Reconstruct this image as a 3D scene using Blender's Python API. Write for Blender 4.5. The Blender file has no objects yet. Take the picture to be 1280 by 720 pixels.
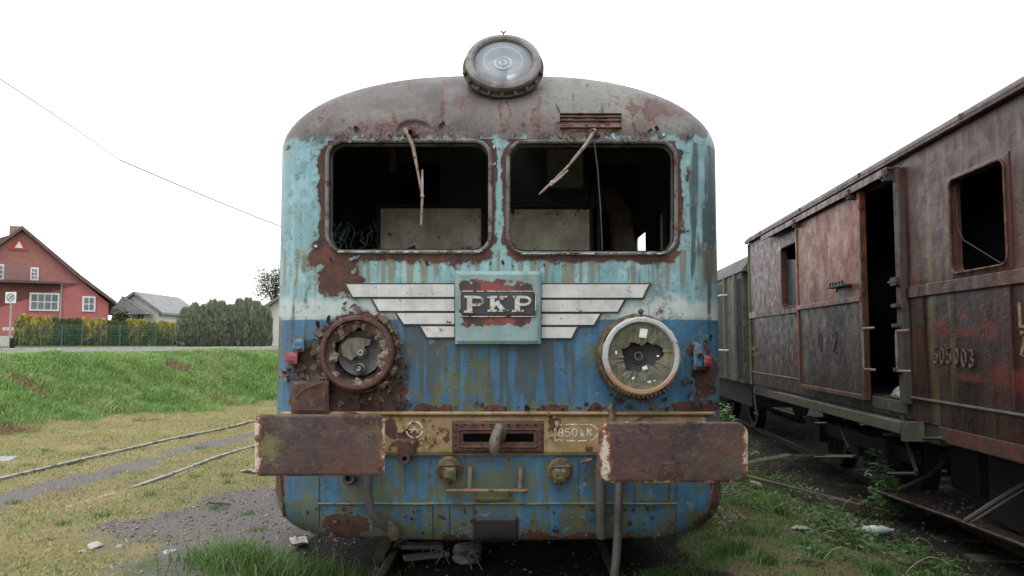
import bpy, bmesh, math, random
import numpy as np
from mathutils import Vector, Matrix
random.seed(7); rng = np.random.default_rng(11)
R = math.radians; PI = math.pi
sc = bpy.context.scene; COL = sc.collection
ZC = 1.45; TH = math.atan(68/1000.0)

# ---------------------------------------------------------------- camera / light
cam = bpy.data.cameras.new('camera'); camo = bpy.data.objects.new('camera', cam); COL.objects.link(camo)
camo.location = (0, 0, ZC); camo.rotation_euler = (PI/2+TH, 0, 0)
cam.sensor_width = 36; cam.lens = 36*1000/1280; cam.clip_end = 5000; cam.clip_start = .05
sc.camera = camo
w = bpy.data.worlds.new('World'); sc.world = w; w.use_nodes = True
nt = w.node_tree; nt.nodes.clear()
sky = nt.nodes.new('ShaderNodeTexSky'); sky.sky_type = 'NISHITA'; sky.sun_disc = False
sky.sun_elevation = R(62); sky.sun_rotation = R(215); sky.dust_density = 3.0; sky.air_density = 1.0
hs = nt.nodes.new('ShaderNodeHueSaturation'); hs.inputs['Saturation'].default_value = .12
mx = nt.nodes.new('ShaderNodeMix'); mx.data_type = 'RGBA'; mx.inputs['Factor'].default_value = .82
mx.inputs[7].default_value = (14.6, 14.9, 15.3, 1)      # even overcast cloud
bg = nt.nodes.new('ShaderNodeBackground'); bg.inputs['Strength'].default_value = .118
out = nt.nodes.new('ShaderNodeOutputWorld')
nt.links.new(sky.outputs[0], hs.inputs['Color']); nt.links.new(hs.outputs[0], mx.inputs[6])
nt.links.new(mx.outputs[2], bg.inputs[0]); nt.links.new(bg.outputs[0], out.inputs[0])
sl = bpy.data.lights.new('sun', 'SUN'); sl.energy = 1.1; sl.angle = R(25); sl.color = (1, .97, .93)
so = bpy.data.objects.new('sun', sl); COL.objects.link(so); so.location = (-6, -6, 14)
_az = R(215); _el = R(62)
_sd = Vector((math.sin(_az)*math.cos(_el), math.cos(_az)*math.cos(_el), math.sin(_el)))
so.rotation_euler = _sd.to_track_quat('Z', 'Y').to_euler()
sc.view_settings.view_transform = 'Standard'; sc.view_settings.look = 'None'
sc.view_settings.exposure = .25; sc.view_settings.gamma = 1

def at(px, py, Y):
    u = (px-640)/1000.0; v = -(py-360)/1000.0
    d = Vector((u, math.cos(TH)-v*math.sin(TH), math.sin(TH)+v*math.cos(TH)))
    return Vector((0, 0, ZC)) + d*(Y/d.y)
def topx(x, y, z):            # numpy inverse of at()
    z = z-ZC
    f = y*math.cos(TH)+z*math.sin(TH); up = -y*math.sin(TH)+z*math.cos(TH)
    return 640+1000*x/f, 360-1000*up/f

# ---------------------------------------------------------------- numpy noise
_perm = rng.random((256, 256))
def vn(x, y):
    xi = np.floor(x).astype(int); yi = np.floor(y).astype(int); fx = x-xi; fy = y-yi
    fx = fx*fx*(3-2*fx); fy = fy*fy*(3-2*fy)
    a = _perm[xi & 255, yi & 255]; b = _perm[(xi+1) & 255, yi & 255]
    c = _perm[xi & 255, (yi+1) & 255]; d = _perm[(xi+1) & 255, (yi+1) & 255]
    return a*(1-fx)*(1-fy)+b*fx*(1-fy)+c*(1-fx)*fy+d*fx*fy
def fbm(x, y, o=4, off=0):
    x = np.asarray(x, float)+off*17.3; y = np.asarray(y, float)+off*9.1
    s = 0; a = .5; t = 0
    for k in range(o):
        s = s+a*vn(x*2**k+k*31.7, y*2**k+k*12.9); t += a; a *= .5
    return s/t
def sst(a, b, x):
    t = np.clip((x-a)/(b-a), 0, 1); return t*t*(3-2*t)

# ---------------------------------------------------------------- materials
class M:
    def __init__(s, name, rough=.7, metal=0, spec=.4):
        s.m = bpy.data.materials.new(name); s.m.use_nodes = True; s.nt = s.m.node_tree
        s.b = s.nt.nodes['Principled BSDF']
        s.b.inputs['Roughness'].default_value = rough; s.b.inputs['Metallic'].default_value = metal
        s.b.inputs['Specular IOR Level'].default_value = spec; s._co = None
    def put(s, sock, v):
        if v is None: return
        if hasattr(v, 'links'): s.nt.links.new(v, sock)
        elif isinstance(v, (tuple, list)):
            if len(v) == 3 and sock.type == 'RGBA': v = (*v, 1)
            sock.default_value = v
        else: sock.default_value = v
    def n(s, t): return s.nt.nodes.new(t)
    @property
    def co(s):
        if s._co is None: s._co = s.n('ShaderNodeTexCoord').outputs['Object']
        return s._co
    def vec(s, sx=1, sy=1, sz=1, src=None, loc=(0, 0, 0)):
        m = s.n('ShaderNodeMapping'); s.put(m.inputs[0], src or s.co)
        m.inputs['Scale'].default_value = (sx, sy, sz); m.inputs['Location'].default_value = loc; return m.outputs[0]
    def noise(s, scale=5, detail=4, rough=.55, vec=None, dist=0, col=False):
        m = s.n('ShaderNodeTexNoise'); s.put(m.inputs['Vector'], vec or s.co)
        m.inputs['Scale'].default_value = scale; m.inputs['Detail'].default_value = detail
        m.inputs['Roughness'].default_value = rough; m.inputs['Distortion'].default_value = dist
        return m.outputs['Color' if col else 'Fac']
    def vor(s, scale=5, feat='F1', out='Distance', vec=None):
        m = s.n('ShaderNodeTexVoronoi'); m.feature = feat; s.put(m.inputs['Vector'], vec or s.co)
        m.inputs['Scale'].default_value = scale; return m.outputs[out]
    def mth(s, op, a, b=None, c=None, clamp=False):
        m = s.n('ShaderNodeMath'); m.operation = op; m.use_clamp = clamp
        for i, v in enumerate((a, b, c)):
            if v is not None: s.put(m.inputs[i], v)
        return m.outputs[0]
    def rng(s, v, a, b, c=0., d=1.):
        m = s.n('ShaderNodeMapRange'); m.interpolation_type = 'SMOOTHSTEP'; s.put(m.inputs[0], v)
        for i, q in enumerate((a, b, c, d)): s.put(m.inputs[i+1], q)
        return m.outputs[0]
    def mix(s, f, a, b, mode='MIX'):
        m = s.n('ShaderNodeMix'); m.data_type = 'RGBA'; m.blend_type = mode
        s.put(m.inputs['Factor'], f); s.put(m.inputs[6], a); s.put(m.inputs[7], b); return m.outputs[2]
    def ramp(s, f, st):
        m = s.n('ShaderNodeValToRGB'); s.put(m.inputs[0], f); e = m.color_ramp.elements
        while len(e) < len(st): e.new(.5)
        for i, (p, c) in enumerate(st): e[i].position = p; e[i].color = (*c, 1)
        return m.outputs[0]
    def attr(s, name, o='Fac'):
        m = s.n('ShaderNodeAttribute'); m.attribute_name = name; return m.outputs[o]
    def sep(s, v=None):
        m = s.n('ShaderNodeSeparateXYZ'); s.put(m.inputs[0], v or s.co); return m.outputs
    def bump(s, h, st=.5, dist=.01, nrm=None):
        m = s.n('ShaderNodeBump'); s.put(m.inputs['Height'], h); m.inputs['Strength'].default_value = st
        m.inputs['Distance'].default_value = dist
        if nrm is not None: s.put(m.inputs['Normal'], nrm)
        return m.outputs[0]
    def done(s, col, rough=None, nrm=None):
        s.put(s.b.inputs['Base Color'], col)
        if rough is not None: s.put(s.b.inputs['Roughness'], rough)
        if nrm is not None: s.put(s.b.inputs['Normal'], nrm)
        return s.m
    def rustcol(s, k=1., vec=None):
        a = s.noise(9*k, 6, .65, vec); b = s.noise(55*k, 4, .7, vec)
        v = s.mth('ADD', s.mth('MULTIPLY', a, .65), s.mth('MULTIPLY', b, .35))
        return s.ramp(v, [(.25, (.016, .012, .012)), (.42, (.042, .024, .021)), (.55, (.080, .038, .029)), (.68, (.135, .062, .038)), (.8, (.19, .115, .075))])

def weathered(name, c1, c2, rust=.35, moss=0., streak=.3, rough=.6, k=1., light=None):
    """painted or bare metal: two tones, rust patches, moss, run-down streaks"""
    m = M(name); big = m.noise(2.2*k, 5, .6); fine = m.noise(30*k, 5, .65)
    col = m.mix(m.rng(big, .35, .65), c1, c2)
    st = m.noise(1, 4, .6, m.vec(22*k, 22*k, 1.1*k))
    col = m.mix(m.mth('MULTIPLY', m.rng(st, .52, .75), streak), col, m.mix(.5, (.03, .025, .02), (.12, .07, .045)))
    if light: col = m.mix(m.mth('MULTIPLY', m.rng(m.noise(1, 3, .5, m.vec(9*k, 9*k, .8*k, loc=(3, 5, 1))), .5, .75), .55), col, light)
    th = m.mth('ADD', m.mth('MULTIPLY', m.noise(4*k, 6, .68, m.vec(loc=(7, 1, 3))), .7), m.mth('MULTIPLY', fine, .3))
    rf = m.rng(th, .66-rust*.45, .69-rust*.45)
    col = m.mix(rf, col, m.rustcol(k))
    if moss:
        mf = m.rng(m.noise(6*k, 6, .7, m.vec(loc=(1, 8, 2))), .68-moss*.4, .78-moss*.4)
        col = m.mix(m.mth('MULTIPLY', mf, .85), col, m.mix(fine, (.06, .065, .02), (.17, .16, .05)))
    h = m.mth('ADD', m.mth('MULTIPLY', rf, -.5), m.mth('MULTIPLY', fine, .5))
    return m.done(col, m.mth('ADD', m.mth('MULTIPLY', rf, .25), rough), m.bump(h, .6, .004/k))

def plain(name, c, rough=.7, var=.25, k=10, metal=0, spec=.4):
    m = M(name, rough, metal, spec); a = m.noise(k, 5, .6)
    col = m.mix(m.rng(a, .3, .7), tuple(x*(1-var) for x in c), tuple(min(1, x*(1+var)) for x in c))
    return m.done(col, None, m.bump(m.noise(k*4, 4), .3, .003))

# ---------------------------------------------------------------- object helpers
def tag(o, label=None, cat=None, group=None, kind=None):
    if label: o['label'] = label
    if cat: o['category'] = cat
    if group: o['group'] = group
    if kind: o['kind'] = kind
    return o
def thing(name, label, cat, loc=(0, 0, 0), rz=0, group=None):
    o = bpy.data.objects.new(name, None); COL.objects.link(o); o.location = loc; o.rotation_euler = (0, 0, rz)
    o.empty_display_size = .2
    return tag(o, label, cat, group)
def rootof(o):
    v = Vector((0, 0, 0))
    while o is not None: v += Vector(o.location); o = o.parent
    return v
WORLD = set()      # roots whose parts are given in world coordinates
def mesh(name, vs, fs, mat, parent=None, smooth=False, loc=None, attrs=None, world=None):
    """ONE mesh object; parts of roots in WORLD take world coordinates"""
    vs = np.asarray(vs, float).reshape(-1, 3)
    top = parent
    while top is not None and top.parent is not None: top = top.parent
    if top is not None and top.name in WORLD: vs = vs-np.array(rootof(parent))
    if parent is None and loc is not None: vs = vs-np.array(loc)
    me = bpy.data.meshes.new(name)
    if isinstance(fs, np.ndarray):
        k = fs.shape[1]; n = len(fs)
        me.vertices.add(len(vs)); me.vertices.foreach_set('co', vs.ravel())
        me.loops.add(n*k); me.loops.foreach_set('vertex_index', fs.ravel().astype(np.int32))
        me.polygons.add(n); me.polygons.foreach_set('loop_start', (np.arange(n)*k).astype(np.int32))
        me.update(calc_edges=True)
    else:
        me.from_pydata(vs.tolist(), [], fs); me.update()
    if attrs:
        for a, val in attrs.items():
            at_ = me.attributes.new(a, 'FLOAT', 'POINT'); at_.data.foreach_set('value', np.asarray(val, np.float32))
    if mat: me.materials.append(mat)
    if smooth: me.polygons.foreach_set('use_smooth', [True]*len(me.polygons))
    o = bpy.data.objects.new(name, me); COL.objects.link(o)
    if parent is not None: o.parent = parent
    elif loc is not None: o.location = loc
    return o
class MB:
    def __init__(s): s.v = []; s.f = []
    def add(s, vs, fs):
        k = len(s.v); s.v += [tuple(v) for v in vs]; s.f += [tuple(i+k for i in f) for f in fs]; return s
    def box(s, a, b, mtx=None):
        (x0, y0, z0), (x1, y1, z1) = a, b
        vs = [(x0,y0,z0),(x1,y0,z0),(x1,y1,z0),(x0,y1,z0),(x0,y0,z1),(x1,y0,z1),(x1,y1,z1),(x0,y1,z1)]
        if mtx: vs = [mtx @ Vector(v) for v in vs]
        return s.add(vs, [(0,3,2,1),(4,5,6,7),(0,1,5,4),(1,2,6,5),(2,3,7,6),(3,0,4,7)])
    def bbox(s, a, b, c=.006):       # box with chamfered edges
        bm = bmesh.new(); r = bmesh.ops.create_cube(bm, size=1)
        for v in bm.verts: v.co = Vector([(a[i]+b[i])/2+v.co[i]*(b[i]-a[i]) for i in range(3)])
        bmesh.ops.bevel(bm, geom=bm.edges[:], offset=c, segments=2, affect='EDGES', profile=.6)
        bm.verts.index_update(); s.add([v.co[:] for v in bm.verts], [[v.index for v in f.verts] for f in bm.faces]); bm.free(); return s
    def tube(s, pts, r, seg=10, closed=False, caps=True, flat=None):
        pts = [Vector(p) for p in pts]; n = len(pts); rr = r if hasattr(r, '__len__') else [r]*n
        rings = []; prev = None
        for i, p in enumerate(pts):
            if closed: t = pts[(i+1) % n]-pts[i-1]
            else: t = pts[min(i+1, n-1)]-pts[max(i-1, 0)]
            t = t.normalized() if t.length > 1e-9 else Vector((0, 0, 1))
            if prev is None:
                a = Vector((0, 1, 0)) if abs(t.y) < .9 else Vector((1, 0, 0))
                u = (a-t*a.dot(t)).normalized()
            else: u = (prev-t*prev.dot(t)).normalized()
            prev = u; v = t.cross(u)
            fu, fv = flat or (1, 1)
            rings.append([p+(u*math.cos(2*PI*k/seg)*fu+v*math.sin(2*PI*k/seg)*fv)*rr[i] for k in range(seg)])
        vs = [q for g in rings for q in g]; fs = []
        for i in range(n if closed else n-1):
            j = (i+1) % n
            for k in range(seg):
                l = (k+1) % seg; fs.append((i*seg+k, i*seg+l, j*seg+l, j*seg+k))
        if caps and not closed:
            fs.append(tuple(range(seg-1, -1, -1))); fs.append(tuple((n-1)*seg+k for k in range(seg)))
        return s.add(vs, fs)
    def lathe(s, prof, mtx, seg=40, jag=0, j0=0, j1=999):
        n = len(prof); vs = []
        for i, (r, z) in enumerate(prof):
            for k in range(seg):
                q = 2*PI*k/seg; rr = r
                if jag and j0 <= i <= j1: rr = r+jag*(random.random()-.5)
                vs.append(mtx @ Vector((rr*math.cos(q), rr*math.sin(q), z)))
        fs = [(i*seg+k, i*seg+(k+1) % seg, (i+1)*seg+(k+1) % seg, (i+1)*seg+k) for i in range(n-1) for k in range(seg)]
        return s.add(vs, fs)
    def prism(s, poly, fn, d0, d1):   # poly in 2D, fn(a,b,depth)->point
        n = len(poly); vs = [fn(a, b, d0) for a, b in poly]+[fn(a, b, d1) for a, b in poly]
        fs = [tuple(range(n)), tuple(range(2*n-1, n-1, -1))]+[(i, (i+1) % n, n+(i+1) % n, n+i) for i in range(n)]
        return s.add(vs, fs)
    def ribbon(s, pts, wd, fn, d0, d1, closed=False):
        n = len(pts); L = []; Rr = []
        for i, p in enumerate(pts):
            a = pts[i-1] if (i or closed) else p; b = pts[(i+1) % n] if (i < n-1 or closed) else p
            tx, ty = b[0]-a[0], b[1]-a[1]; l = math.hypot(tx, ty) or 1; nx, ny = -ty/l*wd/2, tx/l*wd/2
            L.append((p[0]+nx, p[1]+ny)); Rr.append((p[0]-nx, p[1]-ny))
        vs = [fn(a, b, d1) for a, b in L]+[fn(a, b, d1) for a, b in Rr]+[fn(a, b, d0) for a, b in L]+[fn(a, b, d0) for a, b in Rr]
        fs = []
        for i in range(n if closed else n-1):
            j = (i+1) % n
            fs += [(i, j, n+j, n+i), (2*n+i, 2*n+j, j, i), (n+i, n+j, 3*n+j, 3*n+i)]
        return s.add(vs, fs)
    def build(s, name, mat, parent=None, smooth=False, loc=None, auto=True):
        o = mesh(name, s.v, s.f, mat, parent, False, loc)
        bm = bmesh.new(); bm.from_mesh(o.data); bmesh.ops.recalc_face_normals(bm, faces=bm.faces); bm.to_mesh(o.data); bm.free()
        if smooth:
            o.data.polygons.foreach_set('use_smooth', [True]*len(o.data.polygons))
            try: o.data.set_sharp_from_angle(angle=R(40))
            except Exception: pass
        return o
def split_loose(o):
    """each separate piece of a part becomes a mesh of its own under the same parent"""
    bm = bmesh.new(); bm.from_mesh(o.data); bm.verts.ensure_lookup_table(); seen = set(); isl = []
    for v in bm.verts:
        if v.index in seen: continue
        st = [v]; seen.add(v.index); cur = []
        while st:
            q = st.pop(); cur.append(q.index)
            for e in q.link_edges:
                w_ = e.other_vert(q)
                if w_.index not in seen: seen.add(w_.index); st.append(w_)
        isl.append(cur)
    bm.free()
    if len(isl) < 2: return
    me = o.data; co = [v.co[:] for v in me.vertices]; vi = {}
    for k, c in enumerate(isl):
        for i in c: vi[i] = k
    fl = [[] for _ in isl]
    for p in me.polygons: fl[vi[p.vertices[0]]].append((tuple(p.vertices), p.use_smooth))
    for k, c in enumerate(isl):
        c = sorted(c); mp = {i: j for j, i in enumerate(c)}; m2_ = bpy.data.meshes.new(o.name)
        m2_.from_pydata([co[i] for i in c], [], [tuple(mp[i] for i in f) for f, _ in fl[k]]); m2_.update()
        for m_ in me.materials: m2_.materials.append(m_)
        m2_.polygons.foreach_set('use_smooth', [s for _, s in fl[k]])
        if k == 0: o.data = m2_
        else:
            n_ = bpy.data.objects.new(o.name.split('.')[0], m2_); COL.objects.link(n_); n_.parent = o.parent; n_.location = o.location; n_.rotation_euler = o.rotation_euler
def arc(cx, cy, rx, ry, a0, a1, n): return [(cx+rx*math.cos(R(a0+(a1-a0)*i/n)), cy+ry*math.sin(R(a0+(a1-a0)*i/n))) for i in range(n+1)]
def rrect(x0, y0, x1, y1, r, n=8):
    p = []
    for cx, cy, a in ((x1-r, y1-r, 0), (x0+r, y1-r, 90), (x0+r, y0+r, 180), (x1-r, y0+r, 270)):
        p += arc(cx, cy, r, r, a, a+90, n)
    return p
def densify(p, step, closed=True):
    o = []; n = len(p)
    for i in range(n if closed else n-1):
        a, b = p[i], p[(i+1) % n]; d = math.hypot(b[0]-a[0], b[1]-a[1]); k = max(1, int(d/step))
        o += [(a[0]+(b[0]-a[0])*t/k, a[1]+(b[1]-a[1])*t/k) for t in range(k)]
    return o
STROKE = {'8': [arc(.3, .74, .24, .24, 0, 360, 14), arc(.3, .26, .3, .26, 0, 360, 14)],
 '5': [[(.55, 1), (.08, 1), (.05, .56)], [(.05, .56)]+arc(.28, .31, .3, .3, 95, -150, 12)],
 '0': [arc(.3, .5, .28, .5, 0, 360, 20)], '3': [arc(.27, .75, .25, .25, 150, -85, 10), arc(.27, .26, .3, .26, 90, -150, 12)],
 'k': [[(.06, 0), (.06, 1)], [(.52, .62), (.1, .3)], [(.22, .4), (.56, 0)]],
 'N': [[(.04, 0), (.04, 1)], [(.04, 1), (.54, 0)], [(.54, 0), (.54, 1)]],
 'p': [arc(.3, .55, .22, .45, 0, 360, 18), [(.1, .45), (.04, -.18)]], '-': [[(.1, .5), (.5, .5)]],
 'S': [arc(.3, .74, .26, .26, 20, 270, 12), arc(.3, .25, .28, .25, 90, -160, 12)],
 'A': [[(0, 0), (.3, 1)], [(.3, 1), (.6, 0)], [(.14, .38), (.46, .38)]],
 'W': [[(0, 1), (.15, 0)], [(.15, 0), (.3, .8)], [(.3, .8), (.45, 0)], [(.45, 0), (.6, 1)]],
 'R': [[(.04, 0), (.04, 1)], [(.04, 1), (.3, 1)]+arc(.3, .74, .25, .26, 90, -90, 8)+[(.04, .48)], [(.25, .46), (.56, 0)]],
 'E': [[(.54, 1), (.05, 1), (.05, 0), (.54, 0)], [(.07, .52), (.42, .52)]],
 'L': [[(.05, 1), (.05, 0), (.5, 0)]], 'U': [[(.05, 1), (.05, .3)]+arc(.3, .28, .25, .28, 180, 360, 8)+[(.55, 1)]],
 '7': [[(.04, 1), (.55, 1), (.2, 0)]], '1': [[(.15, .8), (.32, 1), (.32, 0)]], '2': [arc(.3, .72, .26, .28, 160, -30, 10)+[(.04, 0), (.56, 0)]],
 '4': [[(.42, 0), (.42, 1), (.03, .3), (.58, .3)]], 'Z': [[(.04, 1), (.55, 1), (.04, 0), (.56, 0)]]}
def writing(mb, text, x, y, h, adv, wd, fn, d, sx=1., jit=0., down=False):
    """strokes at (x,y) baseline-left; down=True when y grows downward"""
    k = 0
    for i, ch in enumerate(text):
        if ch == ' ': continue
        for st in STROKE[ch]:
            jj = (random.uniform(-jit, jit), random.uniform(-jit, jit))
            pts = [(x+i*adv+p[0]*h*sx+jj[0], y+(-p[1] if down else p[1])*h+jj[1]) for p in st]
            k += 1; mb.ribbon(pts, wd, fn, 0, d+.00035*(k % 7))
    return mb
# ================================================================ TRAIN
X0 = -.087; Z1 = 2.70; HR = .72; ZB = .255
def prof(z, ins=0.):
    if z <= Z1:
        W = 1.43; Yf = 4.85
        if z < ZB+.25:
            q = ZB+.25-z; d = .25-math.sqrt(max(0, .0625-q*q)); W -= d; Yf += d*.35
    else:
        s = min((z-Z1)/HR, .9995); W = 1.43*(1-s**1.8)**.55; Yf = 4.85+1.3*(1-math.sqrt(1-s*s))
    W = max(W-ins, .01); r = min(.36, .95*W)
    return W, Yf+ins, r
def surfY(x, z):
    W, Yf, r = prof(max(ZB, min(z, Z1+HR*.999))); x = abs(x-X0); b = .05*min(1, W)
    if x <= W-r: return Yf+b*(x/max(W-r, .01))**2
    dx = min(x-(W-r), r*.9999); return Yf+b+r-math.sqrt(r*r-dx*dx)
def F(px, py, off=0.):      # point on the face, off = metres proud of it
    Y = 4.85
    for _ in range(6):
        p = at(px, py, Y); Y = surfY(p.x, p.z)-off
    return at(px, py, Y)
def G(px, py, Y): return at(px, py, Y)
YEND = 25.0
SIDEY = sorted(set([5.30, 5.38, 5.46]+[round(5.5+.1*i, 3) for i in range(46)]+[6.88, 7.1, 8.5]+[10.5+.5*i for i in range(29)]+[YEND]))
SIDEY = [y for y in SIDEY if y >= 5.3]
def shell(zs, nfront, ins, sidey, narc=40):
    fr = [(y-5.26)/(YEND-5.26) for y in sidey]
    rows = []
    for z in zs:
        W, Yf, r = prof(z, ins); b = .05*min(1, W); yc = Yf+b+r
        L = []
        for f in reversed(fr): L.append((-W, yc+f*(YEND-yc)))
        for k in range(narc+1):
            q = R(90*k/narc); L.append((-(W-r)-r*math.cos(q), yc-r*math.sin(q)))
        for k in range(1, nfront):
            t = -1+2*k/nfront; L.append((t*(W-r), Yf+b*t*t))
        for k in range(narc, -1, -1):
            q = R(90*k/narc); L.append(((W-r)+r*math.cos(q), yc-r*math.sin(q)))
        for f in fr: L.append((W, yc+f*(YEND-yc)))
        rows.append([(X0+x, y, z) for x, y in L])
    return np.array(rows)
WINPX = [(409, 176, 613, 315, 21), (635, 177, 845, 317, 21)]
SIDEWIN = [(1, 6.82, 7.12, 1.7, 2.62), (1, 7.7, 8.6, 1.7, 2.58), (-1, 5.6, 6.1, 1.95, 2.5), (1, 5.6, 6.1, 1.95, 2.5)]
FARWIN = [(s, y, y+1.0, 1.75, 2.5) for s in (-1, 1) for y in (11.5, 13.5, 15.5, 17.5, 19.5, 21.5)]
def sdrr(px, py, rect):
    x0, y0, x1, y1, r = rect
    qx = np.abs(px-(x0+x1)/2)-((x1-x0)/2-r); qy = np.abs(py-(y0+y1)/2)-((y1-y0)/2-r)
    return np.hypot(np.maximum(qx, 0), np.maximum(qy, 0))+np.minimum(np.maximum(qx, qy), 0)-r
def ell(px, py, cx, cy, rx, ry): return 1-np.hypot((px-cx)/rx, (py-cy)/ry)     # 1 at centre, 0 at rim
def shellmesh(name, rows, mat, parent, attrs=None, cut=True, smooth=True):
    nz, nx, _ = rows.shape
    P = rows.reshape(-1, 3); idx = np.arange(nz*nx).reshape(nz, nx)
    q = np.stack([idx[:-1, :-1], idx[:-1, 1:], idx[1:, 1:], idx[1:, :-1]], -1).reshape(-1, 4)
    c = P[q].mean(1)
    if cut:
        px, py = topx(c[:, 0], c[:, 1], c[:, 2]); keep = np.ones(len(q), bool)
        front = c[:, 1] < 5.22
        for wr in WINPX: keep &= ~((sdrr(px, py, wr) < 0) & front)
        for s, a, b, z0, z1 in SIDEWIN+FARWIN:
            keep &= ~((np.sign(c[:, 0]-X0) == s) & (c[:, 1] > a) & (c[:, 1] < b) & (c[:, 2] > z0) & (c[:, 2] < z1) & ~front)
        for hx, hy, hr in ((445, 441, 34), (802, 445, 34)): keep &= ~((np.hypot(px-hx, py-hy) < hr) & front)
        q = q[keep]
    used = np.unique(q); mp = np.zeros(len(P), int); mp[used] = np.arange(len(used))
    at_ = {k: v[used] for k, v in attrs(P).items()} if attrs else None
    return mesh(name, P[used], mp[q], mat, parent, smooth, attrs=at_)

def face_attrs(P):
    px, py = topx(P[:, 0], P[:, 1], P[:, 2]); n = len(P)
    side = P[:, 1] > 5.5
    nz = fbm(px/26, py/26, 4, 1); n2 = fbm(px/9, py/9, 3, 2)
    r = np.zeros(n)
    def up(v): np.maximum(r, v, out=r)
    for i, wr in enumerate(WINPX):
        d = sdrr(px, py, wr)
        wd = np.where(py > wr[3]-3, 12.5, np.where(px < wr[0] if i == 0 else px > wr[2], np.where(px > 700, 6+10*sst(.45, .6, fbm(px/18, py/22, 2, 33)), 13), 8.2))
        wd = np.where(py < wr[1], 13, wd)
        up(1.12-d/wd*.62)
    up(.25+ell(px, py, 425, 340, 42, 42)*1.0); up(.3+ell(px, py, 400, 318, 30, 30)*.7)
    up(.32+ell(px, py, 446, 443, 64, 60)*1.6); up(.35+ell(px, py, 452, 488, 66, 44)*1.5)
    up(.20+.42*np.clip(1-np.abs(px-399)/5, 0, 1)*(py > 600)); up(.20+.40*np.clip(1-np.abs(px-845)/5, 0, 1)*(py > 600)); up(.22+.38*np.clip(1-np.abs(py-630)/4.5, 0, 1)*(px > 398)*(px < 846)); up(.2+.45*np.clip((py-655)/18, 0, 1)); up(.2+.35*np.clip(1-np.abs(py-511)/9, 0, 1))
    up(np.where((px > 398) & (px < 500) & (py > 470) & (py < 518), .78, 0)*1.)
    up(.2+ell(px, py, 378, 452, 30, 52)*.75); up(.3+ell(px, py, 376, 500, 26, 24)*.7)
    up(.2+ell(px, py, 882, 468, 26, 60)*.95); up(.15+ell(px, py, 868, 440, 26, 22)*.7)
    up(.2+ell(px, py, 800, 482, 50, 30)*.75); up(.2+ell(px, py, 870, 508, 50, 11)*1.1)
    for x, ww in ((530, 24), (618, 22), (690, 26), (560, 10), (745, 12)): up(.25+ell(px, py, x, 512, ww, 10)*1.1)
    up(.2+ell(px, py, 430, 658, 44, 21)*1.1); up(.1+ell(px, py, 880, 655, 30, 34)*.9); up(.2+ell(px, py, 600, 655, 90, 12)*.5)
    up(.05+ell(px, py, 350, 610, 18, 90)*.8); up(.0+ell(px, py, 893, 600, 14, 80)*.95)
    up(.15+ell(px, py, 351, 180, 26, 24)*.55)
    up(np.where((py > 580) & (py < 676), .22+(py-640)/200., 0))
    up(np.where(px < 372, .22, 0)); up(np.where(px > 878, .24, 0))
    r = np.where(side, .3+.1*nz, r)+ (nz-.5)*.55+(n2-.5)*.28
    # moss / algae
    m = .18+.0*px
    m = np.maximum(m, np.where(py > 575, .50+(py-575)/420., 0)); m = np.maximum(m, .35+.5*ell(px, py, 560, 470, 55, 70))
    m = np.maximum(m, .35+.5*ell(px, py, 380, 470, 34, 60)); m = np.maximum(m, .3+.55*ell(px, py, 700, 630, 130, 26))
    m = np.maximum(m, .35+.6*ell(px, py, 610, 610, 110, 30)); m = np.maximum(m, .4+.5*ell(px, py, 770, 655, 120, 20))
    m = np.maximum(m, .35+.5*ell(px, py, 745, 440, 24, 60)); m = np.maximum(m, .3+.5*ell(px, py, 850, 470, 30, 50))
    m = np.maximum(m, .25+.4*ell(px, py, 540, 650, 50, 40)); m = np.maximum(m, np.where((py > 500) & (py < 520), .5, 0))
    st = fbm(px/6, py/110, 4, 5)
    m = m*.86+(st-.5)*.9+(fbm(px/13, py/16, 4, 6)-.5)*.85+(fbm(px/30, py/40, 3, 8)-.5)*.35
    # dirt (dark rain-washed grime below the badge and at left)
    d = np.maximum(.0, .2+.55*ell(px, py, 648, 450, 66, 85)); d = np.maximum(d, .15+.6*ell(px, py, 350, 450, 30, 70))
    d = np.maximum(d, .2+.6*ell(px, py, 545, 440, 50, 60)); d = np.maximum(d, .25+.4*ell(px, py, 890, 260, 40, 150)*.9)
    d = d+.12*(py > 396)+(fbm(px/5, py/75, 4, 9)-.5)*1.5+(fbm(px/16, py/40, 4, 19)-.5)*.8
    # drip stains under the windows
    dr = np.clip(1-(py-318)/62., 0, 1)*(py > 312)+np.clip(1-np.abs(py-390)/60, 0, 1)*.15
    dr = dr*sst(.45, .66, fbm(px/4.5, py/160, 3, 12))*1.6
    ws = sst(366, 384, py+(fbm(px/14, py/9, 3, 14)-.5)*26)*(py < 400)*(.55+.6*fbm(px/20, py/6, 3, 15))
    ws = ws*np.where((px < 555) | (px > 690), 1, 0)
    z0 = np.zeros(n)
    return dict(roofy=sst(-1.2, 1.2, edge_noise(px, py)-py)*(~side | (P[:, 2] > 2.66)), rust=r, moss=m, dirt=d, drip=np.where(side, z0, dr), stripe=np.where(side, z0, ws), dark=sst(394.5, 396.5, np.where(side, 428-(P[:, 2]-1.45)*190, py)))

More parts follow.
